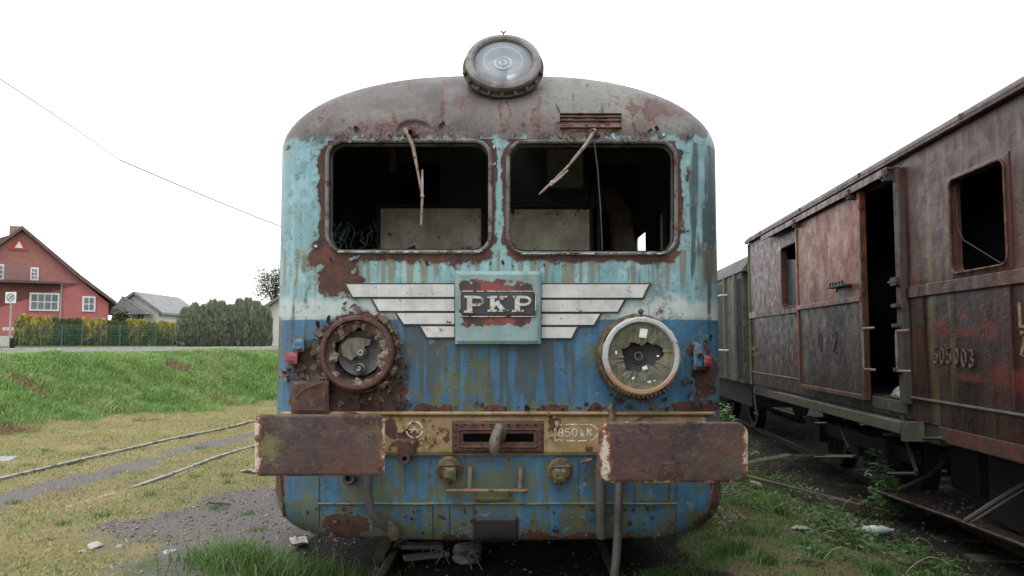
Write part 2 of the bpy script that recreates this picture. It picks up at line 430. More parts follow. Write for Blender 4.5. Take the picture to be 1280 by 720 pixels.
def edge_noise(px, py): return 173+(fbm(px/9, py/7, 4, 44)-.5)*22
def face_material():
    m = M('peeling_blue_paint'); big = m.noise(2.6, 5, .6); fine = m.noise(38, 5, .65); mid = m.noise(11, 5, .6)
    st = m.noise(1, 5, .6, m.vec(26, 8, 1.3))
    lb = m.mix(m.rng(big, .35, .65), (.125, .285, .335), (.175, .30, .31))
    lb = m.mix(m.mth('MULTIPLY', m.rng(st, .45, .72), .55), lb, (.29, .43, .46))
    lb = m.mix(m.mth('MULTIPLY', m.rng(mid, .52, .70), .6), lb, (.15, .23, .21)); lb = m.mix(m.mth('MULTIPLY', m.rng(m.noise(24, 6, .75, m.vec(loc=(2, 2, 9))), .55, .62), .5), lb, (.22, .22, .17)); lb = m.mix(m.mth('MULTIPLY', m.rng(m.noise(5, 6, .7, m.vec(loc=(2, 6, 9))), .52, .60), .35), lb, (.35, .50, .54))
    db = m.mix(m.rng(big, .4, .62), (.022, .085, .168), (.040, .135, .240))
    db = m.mix(m.mth('MULTIPLY', m.rng(st, .5, .75), .5), db, (.10, .19, .25)); db = m.mix(m.mth('MULTIPLY', m.rng(m.noise(8, 6, .72, m.vec(1.4, 1, .7, loc=(2, 6, 1))), .53, .58), .45), db, (.035, .09, .16)); db = m.mix(m.mth('MULTIPLY', m.rng(m.noise(22, 6, .75, m.vec(loc=(7, 6, 1))), .56, .62), .5), db, (.09, .10, .07))
    db = m.mix(m.mth('MULTIPLY', m.rng(m.noise(1, 4, .6, m.vec(16, 8, .9, loc=(4, 0, 2))), .52, .68), .6), db, (.04, .075, .10))
    col = m.mix(m.attr('dark'), lb, db)
    col = m.mix(m.mth('MULTIPLY', m.attr('stripe'), .9, clamp=True), col, m.mix(mid, (.34, .38, .35), (.50, .53, .51)))
    col = m.mix(m.mth('MULTIPLY', m.rng(m.mth('ADD', m.attr('dirt'), m.mth('MULTIPLY', m.mth('SUBTRACT', m.noise(1, 5, .7, m.vec(50, 20, 5)), .5), .5)), .32, .66), .85), col, m.mix(mid, (.020, .034, .040), (.055, .072, .062)))
    col = m.mix(m.mth('MULTIPLY', m.rng(m.attr('drip'), .1, .8), .7), col, m.mix(mid, (.13, .075, .035), (.19, .17, .09)))
    mo = m.mth('ADD', m.attr('moss'), m.mth('MULTIPLY', m.mth('SUBTRACT', m.noise(30, 6, .75, m.vec(1, 1, .55)), .5), 1.1))
    col = m.mix(m.mth('MULTIPLY', m.rng(mo, .43, .69), .80), col, m.mix(mid, (.038, .045, .018), (.125, .13, .04)))
    spk = m.rng(m.noise(70, 4, .7), .66, .72)
    col = m.mix(m.mth('MULTIPLY', spk, .7), col, (.05, .04, .035))
    ch = m.noise(9, 9, .82, m.vec(loc=(3, 7, 5))); c1_ = m.rng(ch, .585, .595); c1e = m.mth('SUBTRACT', m.rng(ch, .57, .584), c1_, clamp=True)
    col = m.mix(m.mth('MULTIPLY', c1_, .75), col, m.mix(m.attr('dark'), (.22, .27, .25), (.11, .20, .25))); col = m.mix(m.mth('MULTIPLY', c1e, .5), col, (.03, .04, .045))
    ch2 = m.noise(13, 9, .82, m.vec(loc=(13, 2, 8))); c2_ = m.rng(ch2, .62, .63); col = m.mix(m.mth('MULTIPLY', c2_, .85), col, (.075, .04, .03))
    col = m.mix(m.attr('roofy'), col, m.mix(mid, (.05, .038, .036), (.10, .075, .07)))
    v = m.mth('ADD', m.attr('rust'), m.mth('MULTIPLY', m.mth('SUBTRACT', m.noise(16, 8, .76), .5), 1.0))
    rf = m.rng(v, .575, .60); edge = m.mth('SUBTRACT', m.rng(v, .53, .565), rf, clamp=True)
    halo = m.mth('SUBTRACT', m.rng(v, .40, .57), rf, clamp=True)
    col = m.mix(m.mth('MULTIPLY', halo, .35), col, (.16, .11, .06))
    col = m.mix(m.mth('MULTIPLY', edge, .75), col, m.mix(fine, (.30, .42, .42), (.10, .06, .04)))
    rc = m.rustcol(1.)
    rc = m.mix(m.mth('MULTIPLY', m.rng(m.noise(7, 4, .6, m.vec(loc=(9, 2, 4))), .55, .7), .5), rc, (.16, .055, .045))
    col = m.mix(rf, col, rc)
    h = m.mth('ADD', m.mth('MULTIPLY', rf, -1.), m.mth('MULTIPLY', edge, .7)); h = m.mth('ADD', h, m.mth('MULTIPLY', fine, .35)); h = m.mth('ADD', h, m.mth('MULTIPLY', m.mth('ADD', c1_, c2_), -.6))
    h = m.mth('ADD', h, m.mth('MULTIPLY', m.noise(1.7, 2), 2.5))
    return m.done(col, m.mth('ADD', m.mth('MULTIPLY', rf, .35), .5), m.bump(h, .7, .005))
def roof_attrs(P):
    px, py = topx(P[:, 0], P[:, 1], P[:, 2]); n = len(P)
    nz = fbm(px/22, py/18, 4, 21)
    lt = np.zeros(n)                                    # remaining blue-green paint along the lower edge
    lt = np.maximum(lt, np.where(py > 164, .5, 0)); lt = np.maximum(lt, .25+.7*ell(px, py, 370, 178, 30, 16)); lt = np.maximum(lt, .45+.5*ell(px, py, 745, 125, 85, 55)); lt = np.maximum(lt, .35+.5*ell(px, py, 840, 155, 50, 26))
    lt = np.maximum(lt, .2+.6*ell(px, py, 625, 170, 40, 12))
    ru = np.zeros(n); ru = np.maximum(ru, .25+.7*ell(px, py, 830, 135, 60, 26)); ru = np.maximum(ru, .3+.6*ell(px, py, 500, 162, 70, 13))
    ru = np.maximum(ru, .3+.7*ell(px, py, 629, 140, 14, 34)); ru = np.maximum(ru, .15+.4*sst(.55, .75, fbm(px/7, py/60, 3, 25))*(py > 100)); ru = np.maximum(ru, .35+.5*ell(px, py, 738, 160, 60, 14)); ru = np.maximum(ru, np.where(py > 168, .42, 0)*(px > 400)*(px < 850))
    return dict(blue=sst(-1.2, 1.2, py-edge_noise(px, py))*(P[:, 1] < 6), pale=lt+(nz-.5)*.6, rust=ru+(fbm(px/14, py/14, 4, 23)-.5)*.7)
def roof_material():
    m = M('weathered_roof_paint'); big = m.noise(3, 5, .6); fine = m.noise(45, 5, .7); mid = m.noise(14, 5, .65)
    c = m.mix(m.rng(big, .35, .65), (.050, .038, .036), (.092, .076, .073))
    c = m.mix(m.mth('MULTIPLY', m.rng(m.attr('pale'), .45, .75), .6), c, m.mix(mid, (.13, .15, .135), (.20, .21, .18)))
    c = m.mix(m.mth('MULTIPLY', m.rng(mid, .58, .68), .55), c, (.06, .052, .05))
    c = m.mix(m.mth('MULTIPLY', m.rng(m.noise(6, 6, .75), .56, .64), .4), c, (.17, .15, .135))
    v = m.mth('ADD', m.attr('rust'), m.mth('MULTIPLY', m.mth('SUBTRACT', m.noise(14, 8, .78), .5), 1.5))
    rf = m.rng(v, .56, .66)
    c = m.mix(m.mth('MULTIPLY', m.rng(v, .4, .6), .6), c, (.17, .075, .05)); c = m.mix(m.mth('MULTIPLY', rf, .75), c, m.rustcol())
    sp = m.rng(m.noise(75, 4, .7), .6, .68); c = m.mix(m.mth('MULTIPLY', sp, .45), c, (.05, .04, .04))
    h = m.mth('ADD', m.mth('MULTIPLY', rf, -.8), m.mth('MULTIPLY', fine, .6)); h = m.mth('ADD', h, m.mth('MULTIPLY', m.noise(2, 2), 2))
    c = m.mix(m.attr('blue'), c, m.mix(mid, (.13, .25, .28), (.20, .31, .31)))
    c = m.mix(m.mth('MULTIPLY', m.rng(m.noise(1, 5, .65, m.vec(9, 3, 3)), .5, .68), .5), c, (.135, .12, .115)); c = m.mix(m.mth('MULTIPLY', m.rng(m.noise(28, 6, .75, m.vec(loc=(4, 4, 4))), .54, .60), .55), c, (.035, .03, .03))
    return m.done(c, .5, m.bump(h, .8, .006))

RUST = weathered('dark_rust', (.07, .042, .036), (.10, .055, .042), rust=.5, moss=.15, k=2)
RUSTM = weathered('mossy_rust', (.06, .045, .035), (.09, .06, .045), rust=.4, moss=.55, k=3)
STEEL = weathered('dark_grimy_steel', (.028, .028, .028), (.05, .046, .042), rust=.2, moss=.12, k=2)
RUBBER = weathered('old_rubber_seal', (.085, .08, .075), (.16, .16, .155), rust=.3, moss=.1, k=3)
BLACK = plain('matt_black', (.012, .012, .013), .9)
HOSE = weathered('cracked_rubber_hose', (.035, .036, .037), (.055, .055, .055), rust=.05, moss=.3, k=3)
DARKIN = plain('dark_cab_paint', (.035, .04, .042), .8)
BLUEB = weathered('blue_bracket_paint', (.05, .13, .22), (.08, .18, .27), rust=.35, moss=.2, k=3)

train = thing('electric_train', 'abandoned blue electric train, head-on, with peeling paint, two empty windscreens and a big roof lamp', 'train', (X0, 4.85, 0))
WORLD.add(train.name)
zs = [ZB+.01*i for i in range(int((Z1-ZB)/.01)+1)]; zs[-1] = Z1
body = shellmesh('body', shell(zs, 214, 0, SIDEY), face_material(), train, face_attrs)
zr = [Z1+HR*math.sin(R(90)*i/74) for i in range(75)]; zr[-1] = Z1+HR*.9995
roof = shellmesh('roof', shell(zr, 214, 0, SIDEY), roof_material(), train, roof_attrs, cut=False)
# inner lining so the cab is a closed dark room
zl = [ZB+.3+.05*i for i in range(int((2.62-ZB-.3)/.05)+1)]+[2.66, 2.69]+[Z1+HR*.9*math.sin(R(90)*i/12) for i in range(13)]
shellmesh('inner_lining', shell(zl, 60, .045, SIDEY, 10), DARKIN, train)
# cab interior
CREAM = M('stained_cream_panel'); _f = CREAM.noise(4, 6, .7); _g = CREAM.noise(60, 3)
_c = CREAM.mix(CREAM.rng(_f, .3, .7), (.50, .45, .34), (.92, .86, .70)); _c = CREAM.mix(CREAM.rng(CREAM.noise(7, 7, .78, CREAM.vec(loc=(5, 5, 5))), .58, .64), _c, (.07, .055, .04))
CREAM = CREAM.done(_c, .7, CREAM.bump(_g, .2))
mb = MB(); mb.box((-1.45, 4.93, .95), (1.27, 24.9, 1.0)); mb.build('cab_floor', DARKIN, train)
mb = MB(); YB = 6.6
def crosswall(mb, z0, y0, y1, ins=.06):      # bulkhead that follows the body's cross-section from z0 up
    zz = [z0+(3.34-z0)*k/14 for k in range(15)]; R_ = [(X0+prof(z)[0]-ins, z) for z in zz]; L_ = [(X0-prof(z)[0]+ins, z) for z in reversed(zz)]
    return mb.prism(R_+L_, lambda a, b, d: Vector((a, d, b)), y0, y1)
crosswall(mb, 2.95, YB, YB+.05)
mb.box((-.60, YB, 1.0), (.64, YB+.05, 2.949)); mb.box((-1.45, YB, 1.0), (-1.36, YB+.05, 2.80)); mb.box((1.26, YB, 1.0), (1.29, YB+.05, 2.80))
mb.build('cab_partition', DARKIN, train)
mb = MB(); a = G(476, 261, YB-.02); b = G(601, 340, YB-.02); mb.box((a.x, YB-.03, 1.1), (b.x, YB-.002, a.z)); mb.build('cream_panel', CREAM, train)
mb = MB(); a = G(638, 262, YB-.02); b = G(737, 340, YB-.02); mb.box((a.x, YB-.03, 1.1), (b.x, YB-.002, a.z)); mb.build('cream_panel', CREAM, train)
mb = MB()
for px in (473, 603.5, 739, 748):
    a = G(px, 258, YB-.04); mb.box((a.x-.012, YB-.05, 1.1), (a.x+.012, YB-.003, a.z+(.01 if px < 740 else .55)))
a = G(470, 257, YB-.04); b = G(745, 257, YB-.04); mb.box((a.x, YB-.055, a.z-.015), (b.x, YB-.004, a.z+.012)); mb.build('panel_frame', DARKIN, train)
mb = MB(); a = G(684, 190, YB-.02); b = G(728, 238, YB-.02); mb.bbox((a.x, YB-.14, b.z), (b.x, YB-.01, a.z), .01); mb.build('cab_cabinet', plain('grey_cabinet_paint', (.16, .165, .16)), train)
mb = MB(); a = G(488, 186, YB-.02); mb.bbox((a.x, YB-.08, a.z-.2), (a.x+.05, YB-.01, a.z), .008); mb.build('cab_handle', plain('worn_grey_metal', (.12, .12, .12)), train)
mb = MB(); crosswall(mb, 1.0, 9.3, 9.36); mb.build('light_stop_bulkhead', DARKIN, train)  # bulkhead added to block light so the space behind the cab stays dark
mb = MB(); mb.tube([(1.02, 7.3, 1.05), (1.02, 7.3, 2.3), (1.0, 7.3, 2.62), (.88, 7.3, 2.78), (.74, 7.3, 2.8)], .05, 8, flat=(1, 2.2)); mb.build('bent_duct', plain('dull_tan_metal', (.16, .13, .10)), train)
mb = MB(); a = G(505, 312, 5.25); mb.add([a, a+Vector((.07, .0, .03)), a+Vector((.08, .03, .0)), a+Vector((.02, .05, -.03))], [(0, 1, 2, 3)])
mb.box((-1.3, 5.0, 1.72), (1.15, 5.4, 1.76)); mb.build('driver_desk', DARKIN, train)
# debris hanging in the left doorway: curled wires
mb = MB()
for i in range(14):
    a = G(random.uniform(418, 468), random.uniform(275, 300), 6.2); pts = [a]
    for k in range(6): pts.append(pts[-1]+Vector((random.uniform(-.05, .05), random.uniform(-.04, .04), random.uniform(-.10, .02))))
    mb.tube(pts, .008, 5)
mb.build('loose_wiring', plain('green_wire', (.03, .07, .055)), train)

# window surrounds
for i, wr in enumerate(WINPX):
    path = densify(rrect(*[float(q) for q in wr[:4]], wr[4]), 6)
    mb = MB(); mb.tube([F(x, y, .002) for x, y in path], .014, 8, closed=True)
    ip = densify(rrect(wr[0]+4., wr[1]+4., wr[2]-4., wr[3]-4., wr[4]-4), 6)
    n = len(ip); f0 = [F(x, y, .006) for x, y in ip]; f1 = [p+Vector((0, .07, 0)) for p in f0]
    mb.add(f0+f1, [(k, (k+1) % n, n+(k+1) % n, n+k) for k in range(n)])
    o = mb.build('windscreen_frame', RUBBER, train, smooth=True)
    # crumbling blue putty along sill and side of the frame
    mb = MB()
    for k, (x, y) in enumerate(path):
        if y > wr[3]-3 and random.random() < .5:
            p = F(x, y, .022); s = random.uniform(.004, .009)
            mb.bbox((p.x-s*2, p.y-.004, p.z-s*.6), (p.x+s*2, p.y+.012, p.z+s*.6), .002)
    if mb.v: mb.build('paint_remnant', weathered('pale_frame_paint', (.25, .34, .35), (.34, .42, .42), rust=.3, k=4), o)
# side window panes
GLASS = M('dirty_glass', .25, 0, .5).done((.03, .035, .035))
for s, a, b, z0, z1 in FARWIN:
    mb = MB(); x = X0+s*1.41; mb.box((x-.004, a+.01, z0+.01), (x+.004, b-.01, z1-.01)); wo = mb.build('side_window', GLASS, train)
    mb = MB(); mb.tube([(X0+s*1.432, p, q) for p, q in densify(rrect(a, z0, b, z1, .05), .2)], .018, 6, closed=True); mb.build('window_frame', RUBBER, wo)
for s, a, b, z0, z1 in SIDEWIN:
    mb = MB(); mb.tube([(X0+s*1.432, p, q) for p, q in densify(rrect(a, z0, b, z1, .05), .2)], .018, 6, closed=True); mb.build('window_frame', RUBBER, train)
mb = MB(); crosswall(mb, ZB+.2, YEND-.03, YEND-.005, .004); mb.build('end_wall', RUST, train)

# badge with wings
BADGE = M('badge_paint'); _n = BADGE.noise(7, 6, .65); _s = 0
_r = BADGE.attr('rust'); _v = BADGE.mth('ADD', _r, BADGE.mth('MULTIPLY', BADGE.mth('SUBTRACT', BADGE.noise(14, 6, .65), .5), .8)); _rf = BADGE.rng(_v, .56, .59)
_c = BADGE.mix(BADGE.rng(_n, .35, .65), (.20, .31, .32), (.13, .21, .21)); _c = BADGE.mix(BADGE.mth('MULTIPLY', BADGE.rng(BADGE.noise(1, 4, .6, BADGE.vec(30, 8, 2)), .5, .7), .5), _c, (.26, .24, .16))
_c = BADGE.mix(_rf, _c, BADGE.mix(BADGE.rng(BADGE.noise(9, 4), .45, .6), BADGE.rustcol(), (.20, .05, .045)))
BADGE = BADGE.done(_c, .65, BADGE.bump(BADGE.mth('MULTIPLY', _rf, -1.), .8, .004))
def slab(px0, py0, px1, py1, d0, d1, name, mat, parent, r=4, attr=None, step=4):
    """rounded slab lying on the face, front face gridded"""
    nx = max(3, int((px1-px0)/step)); ny = max(3, int((py1-py0)/step)); V = []; Fs = []; q = []
    for j in range(ny+1):
        for i in range(nx+1):
            u = px0+(px1-px0)*i/nx; v = py0+(py1-py0)*j/ny
            e = min(u-px0, px1-u, v-py0, py1-v); off = d1-(.012*max(0, 1-e/r)**2 if e < r else 0)
            V.append(F(u, v, off)); q.append((u, v))
    for j in range(ny):
        for i in range(nx): k = j*(nx+1)+i; Fs.append((k, k+nx+1, k+nx+2, k+1))
    rim = [i for i in range(nx+1)]+[j*(nx+1)+nx for j in range(1, ny+1)]+[ny*(nx+1)+i for i in range(nx-1, -1, -1)]+[j*(nx+1) for j in range(ny-1, 0, -1)]
    b = len(V); front = list(V)
    for k in rim: V.append(front[k]); V.append(F(*q[k], d0))
    m = len(rim)
    for k in range(m): l = (k+1) % m; Fs.append((b+2*k, b+2*l, b+2*l+1, b+2*k+1))
    qq = q+[q[k] for k in rim for _ in (0, 1)]
    at_ = {'rust': attr(np.array([a for a, _ in qq], float), np.array([c for _, c in qq], float))} if attr else None
    o = mesh(name, [tuple(p) for p in V], Fs, mat, parent, attrs=at_)
    bm = bmesh.new(); bm.from_mesh(o.data); bmesh.ops.recalc_face_normals(bm, faces=bm.faces); bm.to_mesh(o.data); bm.free()
    return o
badge = slab(569, 339, 676, 430, -.02, .085, 'badge_box', BADGE, train, 3, lambda x, y: np.clip(1.0-np.maximum(np.abs(x-621)/46, np.abs(y-379)/28)**3*.48, .05, 1)+(fbm(x/9, y/7, 3, 31)-.5)*.7)
PLATE = weathered('black_enamel', (.028, .030, .038), (.045, .046, .055), rust=.12, k=4, streak=.1)
slab(573, 362, 671, 397, .08, .092, 'nameplate', PLATE, badge, 2)
LETTER = weathered('cream_enamel_lettering', (.34, .34, .29), (.50, .50, .46), rust=.30, streak=0, k=5, light=(.35, .33, .18))
FL = lambda a, b, d: F(a, b, d)
mb = MB(); D0, D1 = .088, .097
def ltr_P(x, y, w, h):
    mb.prism([(x+.14*w, y), (x+.40*w, y), (x+.40*w, y+h), (x+.14*w, y+h)], FL, D0, D1)
    mb.prism([(x, y+.88*h), (x+.58*w, y+.88*h), (x+.58*w, y+h+.4), (x, y+h+.4)], FL, D0, D1+.0006)
    mb.prism([(x, y-.4), (x+.5*w, y-.4), (x+.5*w, y+.12*h), (x, y+.12*h)], FL, D0, D1+.0006)
    mb.ribbon([(x+.4*w, y+.07*h), (x+.6*w, y+.07*h)]+arc(x+.62*w, y+.31*h, .29*w, .24*h, -90, 90, 10)+[(x+.4*w, y+.55*h)], .16*h, FL, D0, D1+.0012)
def ltr_K(x, y, w, h):
    mb.prism([(x+.14*w, y), (x+.38*w, y), (x+.38*w, y+h), (x+.14*w, y+h)], FL, D0, D1)
    for a in (0, .88): mb.prism([(x, y+a*h-.3), (x+.5*w, y+a*h-.3), (x+.5*w, y+(a+.12)*h+.3), (x, y+(a+.12)*h+.3)], FL, D0, D1+.0006)
    mb.ribbon([(x+.36*w, y+.6*h), (x+.80*w, y+.06*h)], 4, FL, D0, D1+.0012); mb.ribbon([(x+.46*w, y+.42*h), (x+.84*w, y+.94*h)], 5.5, FL, D0, D1+.0018)
    mb.prism([(x+.62*w, y-.2), (x+w, y-.2), (x+w, y+.1*h), (x+.62*w, y+.1*h)], FL, D0, D1+.0024); mb.prism([(x+.58*w, y+.9*h), (x+1.06*w, y+.9*h), (x+1.06*w, y+h+.2), (x+.58*w, y+h+.2)], FL, D0, D1+.0024)
ltr_P(580, 370, 26, 20.5); ltr_K(609, 370, 25, 19.5); ltr_P(640, 370, 25, 19.5)
mb.build('nameplate_lettering', LETTER, badge)
mb = MB(); mb.ribbon(rrect(575, 364, 669.5, 395.5, 4, 3), 1.1, FL, D0, .0945, closed=True); mb.build('nameplate_edge', LETTER, badge)
WING = weathered('grimy_white_paint', (.38, .38, .36), (.52, .52, .51), rust=.12, moss=.22, streak=.25, k=3, light=(.42, .52, .58))
WEDGE = weathered('dark_wing_outline', (.03, .028, .03), (.06, .045, .04), rust=.2, k=4)
for rows_ in ([((433, 441), 568, 355.5, 371), ((466, 474), 568, 374, 388.5), ((496, 505), 568, 391.5, 405), ((526, 534), 568, 408, 421.5)],
              [((811, 803), 677, 355.5, 372), ((780, 772), 677, 375, 389.5), ((750, 742), 677, 392.5, 406), ((721, 714), 677, 409, 422.5)]):
    for (xo, xi_), xb, y0, y1 in rows_:
        s = 1 if xo < xb else -1; P4 = [(xo, y0), (xb, y0), (xb, y1), (xi_, y1)]
        out_ = [(xo-3.5*s, y0-1.8), (xb, y0-1.8), (xb, y1+1.8), (xi_-2.*s, y1+1.8)]
        for P_, d0, d1, nm, mt_ in ((out_, -.004, .013, 'badge_wing', WEDGE), (P4, -.002, .021, 'wing_strip', WING)):
            V = []; n = 14
            for k in range(n+1):
                t = k/n; xt = P_[0][0]+(P_[1][0]-P_[0][0])*t; xb_ = P_[3][0]+(P_[2][0]-P_[3][0])*t
                V += [F(xt, P_[0][1], d0), F(xt, P_[0][1], d1), F(xb_, P_[3][1], d1), F(xb_, P_[3][1], d0)]
            fs = [(4*k+j, 4*k+j+1, 4*k+j+5, 4*k+j+4) for k in range(n) for j in range(3)]+[(0, 1, 2, 3), (4*n, 4*n+3, 4*n+2, 4*n+1)]
            mb = MB(); mb.add(V, fs); mb.build(nm, mt_, badge)
# ---------------------------------------------------------------- lamps
GLS = M('cloudy_lamp_glass', .32, 0, .35)
_c = GLS.mix(GLS.rng(GLS.noise(6, 4), .35, .65), (.26, .30, .34), (.36, .40, .43)); _t = GLS.n('ShaderNodeBsdfTransparent'); _m = GLS.n('ShaderNodeMixShader')
_m.inputs[0].default_value = .50; GLS.nt.links.new(_t.outputs[0], _m.inputs[1]); GLS.nt.links.new(GLS.b.outputs[0], _m.inputs[2]); GLS.nt.links.new(_m.outputs[0], GLS.nt.nodes['Material Output'].inputs[0]); GLS = GLS.done(_c)
BOWL = M('tarnished_reflector', .28, .85); BOWL = BOWL.done(BOWL.mix(BOWL.noise(5, 5), (.16, .17, .19), (.42, .43, .45)))
REFL = weathered('dull_reflector', (.13, .125, .10), (.20, .19, .15), rust=.25, moss=.45, k=4, rough=.45)
RIMW = weathered('rusty_white_rim', (.40, .42, .42), (.50, .50, .48), rust=.16, k=2, light=(.34, .15, .06))
def _rimw():
    m = M('rusty_white_rim', .6); n1 = m.noise(14, 6, .7); n2 = m.noise(50, 4, .7); x, y, z = m.sep(); zc_ = F(802, 445).z
    low = m.rng(m.mth('ADD', m.mth('SUBTRACT', zc_+.02, z), m.mth('MULTIPLY', m.mth('SUBTRACT', n1, .5), .35)), 0., .20)
    c = m.mix(n2, (.24, .26, .27), (.46, .47, .46)); c = m.mix(m.mth('MULTIPLY', low, .85), c, m.mix(n1, (.34, .20, .10), (.26, .11, .04)))
    rf = m.rng(m.mth('ADD', n1, m.mth('MULTIPLY', m.mth('SUBTRACT', n2, .5), .5)), .60, .65); c = m.mix(m.mth('MULTIPLY', rf, .8), c, (.12, .05, .025))
    return m.done(c, .6, m.bump(n2, .6, .004))
RIMW = _rimw()
RIMR = weathered('rusty_red_rim', (.055, .028, .027), (.115, .045, .042), rust=.45, k=4)
SHARD = weathered('crusted_lamp_glass', (.055, .055, .038), (.13, .125, .09), rust=.15, moss=.4, k=6, light=(.22, .22, .19))
def axis_mtx(c, tilt=0, yaw=0):      # local z -> towards the viewer (-Y), tilted up
    return Matrix.Translation(c) @ Matrix.Rotation(R(yaw), 4, 'Z') @ Matrix.Rotation(R(90-tilt), 4, 'X')
# big roof lamp
c = G(629, 79, 5.02); mt = axis_mtx(c, 27)
lamp = tag(MB().lathe([(.03, -.34), (.15, -.30), (.21, -.18), (.252, -.06), (.250, -.03), (.238, .0), (.236, .012), (.20, .014)], mt, 48).build('roof_headlamp', STEEL, train, smooth=True))
MB().lathe([(.205, -.03), (.236, -.02), (.242, .0), (.240, .022), (.225, .034), (.205, .036), (.193, .026), (.190, .0)], mt, 56).build('lamp_rim', weathered('worn_lamp_rim', (.10, .09, .085), (.20, .185, .175), rust=.10, k=4, light=(.30, .28, .27)), lamp, smooth=True)
MB().lathe([(.192, .004), (.17, .016), (.13, .026), (.07, .033), (.0005, .036)], mt, 48).build('lamp_glass', GLS, lamp, smooth=True)
MB().lathe([(.190, -.002), (.175, -.04), (.14, -.085), (.09, -.115), (.03, -.128), (.0005, -.13)], mt, 40).build('lamp_bowl', BOWL, lamp, smooth=True); MB().lathe([(.0005, -.02), (.022, -.028), (.032, -.05), (.024, -.08), (.02, -.125)], mt, 20).build('lamp_bulb', plain('milky_bulb', (.5, .5, .48), .3), lamp, smooth=True)
GL2 = plain('lamp_glass_moulding', (.30, .33, .36), .25, .1)
mb = MB(); mb.lathe([(.045, .034), (.052, .041), (.06, .034)], mt @ Matrix.Translation((0, -.035, 0)), 32); mb.lathe([(.011, .036), (.02, .045), (.03, .036)], mt @ Matrix.Translation((0, -.035, 0)), 24)
mb.lathe([(.118, .021), (.124, .026), (.130, .020)], mt, 40); mb.build('bulb_ring', GL2, lamp, smooth=True)
mb = MB()
for k in range(9):
    q = R(195+18.5*k); p0 = mt @ Vector((.246*math.cos(q), .246*math.sin(q), -.01)); p1 = mt @ Vector((.262*math.cos(q), .262*math.sin(q), -.03)); mb.tube([p0, p1], .012, 6)
p0 = mt @ Vector((0, .24, .01)); mb.tube([p0, p0+Vector((0, 0, .02))], .005, 6)
for s in (-1, 1): mb.tube([p0+Vector((0, 0, .018)), p0+Vector((s*.018, 0, .034))], .005, 6)
mb.build('rim_clamp', RUSTM, lamp)
mb = MB(); mb.lathe([(.25, -.06), (.262, -.05), (.262, -.035), (.248, -.03)], mt, 48); mb.build('lamp_flange', STEEL, lamp, smooth=True)
# two wires from the lamp to the grille
mb = MB()
for e in ((700, 140), (737, 160)):
    a = F(672, 92, .02); b = F(*e, .02); pts = [a.lerp(b, t/10)+Vector((0, -.05*math.sin(PI*t/10), -.012*math.sin(PI*t/10))) for t in range(11)]; mb.tube(pts, .0035, 5)
mb.build('dangling_wire', BLACK, train)
def lower_lamp(cx, cy, rpx, rim, glass_fn, cat_label, prot, name='headlamp'):
    c = F(cx, cy, prot); Rr = rpx*.001*(c.y); mt = axis_mtx(c, 2, (cx-622)*.02)
    h = MB().lathe([(Rr*.82, -prot-.05), (Rr*.93, -prot*.9), (Rr*.97, -.03), (Rr*.96, -.01), (Rr*.86, -.012), (Rr*.84, -.02)], mt, 48).build(name, RUSTM if prot > .09 else RUST, train, smooth=True)
    h['label'] = cat_label
    MB().lathe([(Rr*.86, -.02), (Rr*.85, .006), (Rr*.88, .016), (Rr*.95, .016), (Rr*1.0, .004), (Rr*1.0, -.022), (Rr*.93, -.026)], mt, 64, jag=.004, j0=2, j1=5).build('lamp_rim', rim, h, smooth=True)
    MB().lathe([(Rr*.87, -.02), (Rr*.80, -.09), (Rr*.55, -.15), (Rr*.3, -.18), (.01, -.185)], mt, 48).build('reflector', glass_fn, h, smooth=True)
    return h, mt, Rr
h2, m2, R2 = lower_lamp(802, 445, 49, RIMW, REFL, 'broken headlamp with rusty white rim', .13)
# broken glass rest: ring with a jagged hole
def jag_ring(mt, r0, r1, z, hole, name, mat, par, seg=72):
    V = []
    for k in range(seg):
        q = 2*PI*k/seg; h_ = hole(q); V.append(mt @ Vector((r1*math.cos(q), r1*math.sin(q), z-.004)))
        V.append(mt @ Vector((h_*math.cos(q), h_*math.sin(q), z-.022+.006*random.random()))); V.append(mt @ Vector((h_*math.cos(q), h_*math.sin(q), z-.032)))
    fs = []
    for k in range(seg):
        l = (k+1) % seg
        fs += [(3*k, 3*l, 3*l+1, 3*k+1), (3*k+1, 3*l+1, 3*l+2, 3*k+2)]
    return mesh(name, [tuple(v) for v in V], fs, mat, par)
_h = [random.uniform(-.02, .02) for _ in range(73)]
def hole2(q):
    return .098+.024*math.cos(2*q-.5)+.013*math.sin(3*q+1)+.007*math.sin(7*q)+.005*math.sin(11*q+2)+.004*math.sin(23*q)
jag_ring(m2, 0, R2*.855, .0, hole2, 'broken_reflector', SHARD, h2)
MB().lathe([(R2*.62, -.085), (R2*.3, -.10), (.004, -.105)], m2, 32).build('dark_bowl', plain('dark_bowl', (.03, .031, .034), .5), h2)
mb = MB(); mb.lathe([(.012, -.10), (.018, -.08), (.028, -.08), (.03, -.10)], m2, 24); mb.lathe([(.04, -.10), (.045, -.09), (.05, -.10)], m2, 24); mb.build('bulb_socket', plain('dull_socket', (.10, .10, .10), .5), h2)
mb = MB()
for (x, y, ww, hh, an) in ((.015, .135, .045, .055, -.15), (.02, -.07, .03, .022, .3), (-.15, .02, .012, .02, 0), (.06, -.15, .05, .012, .1), (.10, .0, .012, .01, 0), (-.05, -.13, .02, .01, .6)):
    mb.box((-ww/2, -hh/2, .0), (ww/2, hh/2, .004), m2 @ Matrix.Translation((x, y, -.012)) @ Matrix.Rotation(an, 4, 'Z'))
mb.build('glass_shard', plain('white_glass_shard', (.6, .62, .62), .3), h2)
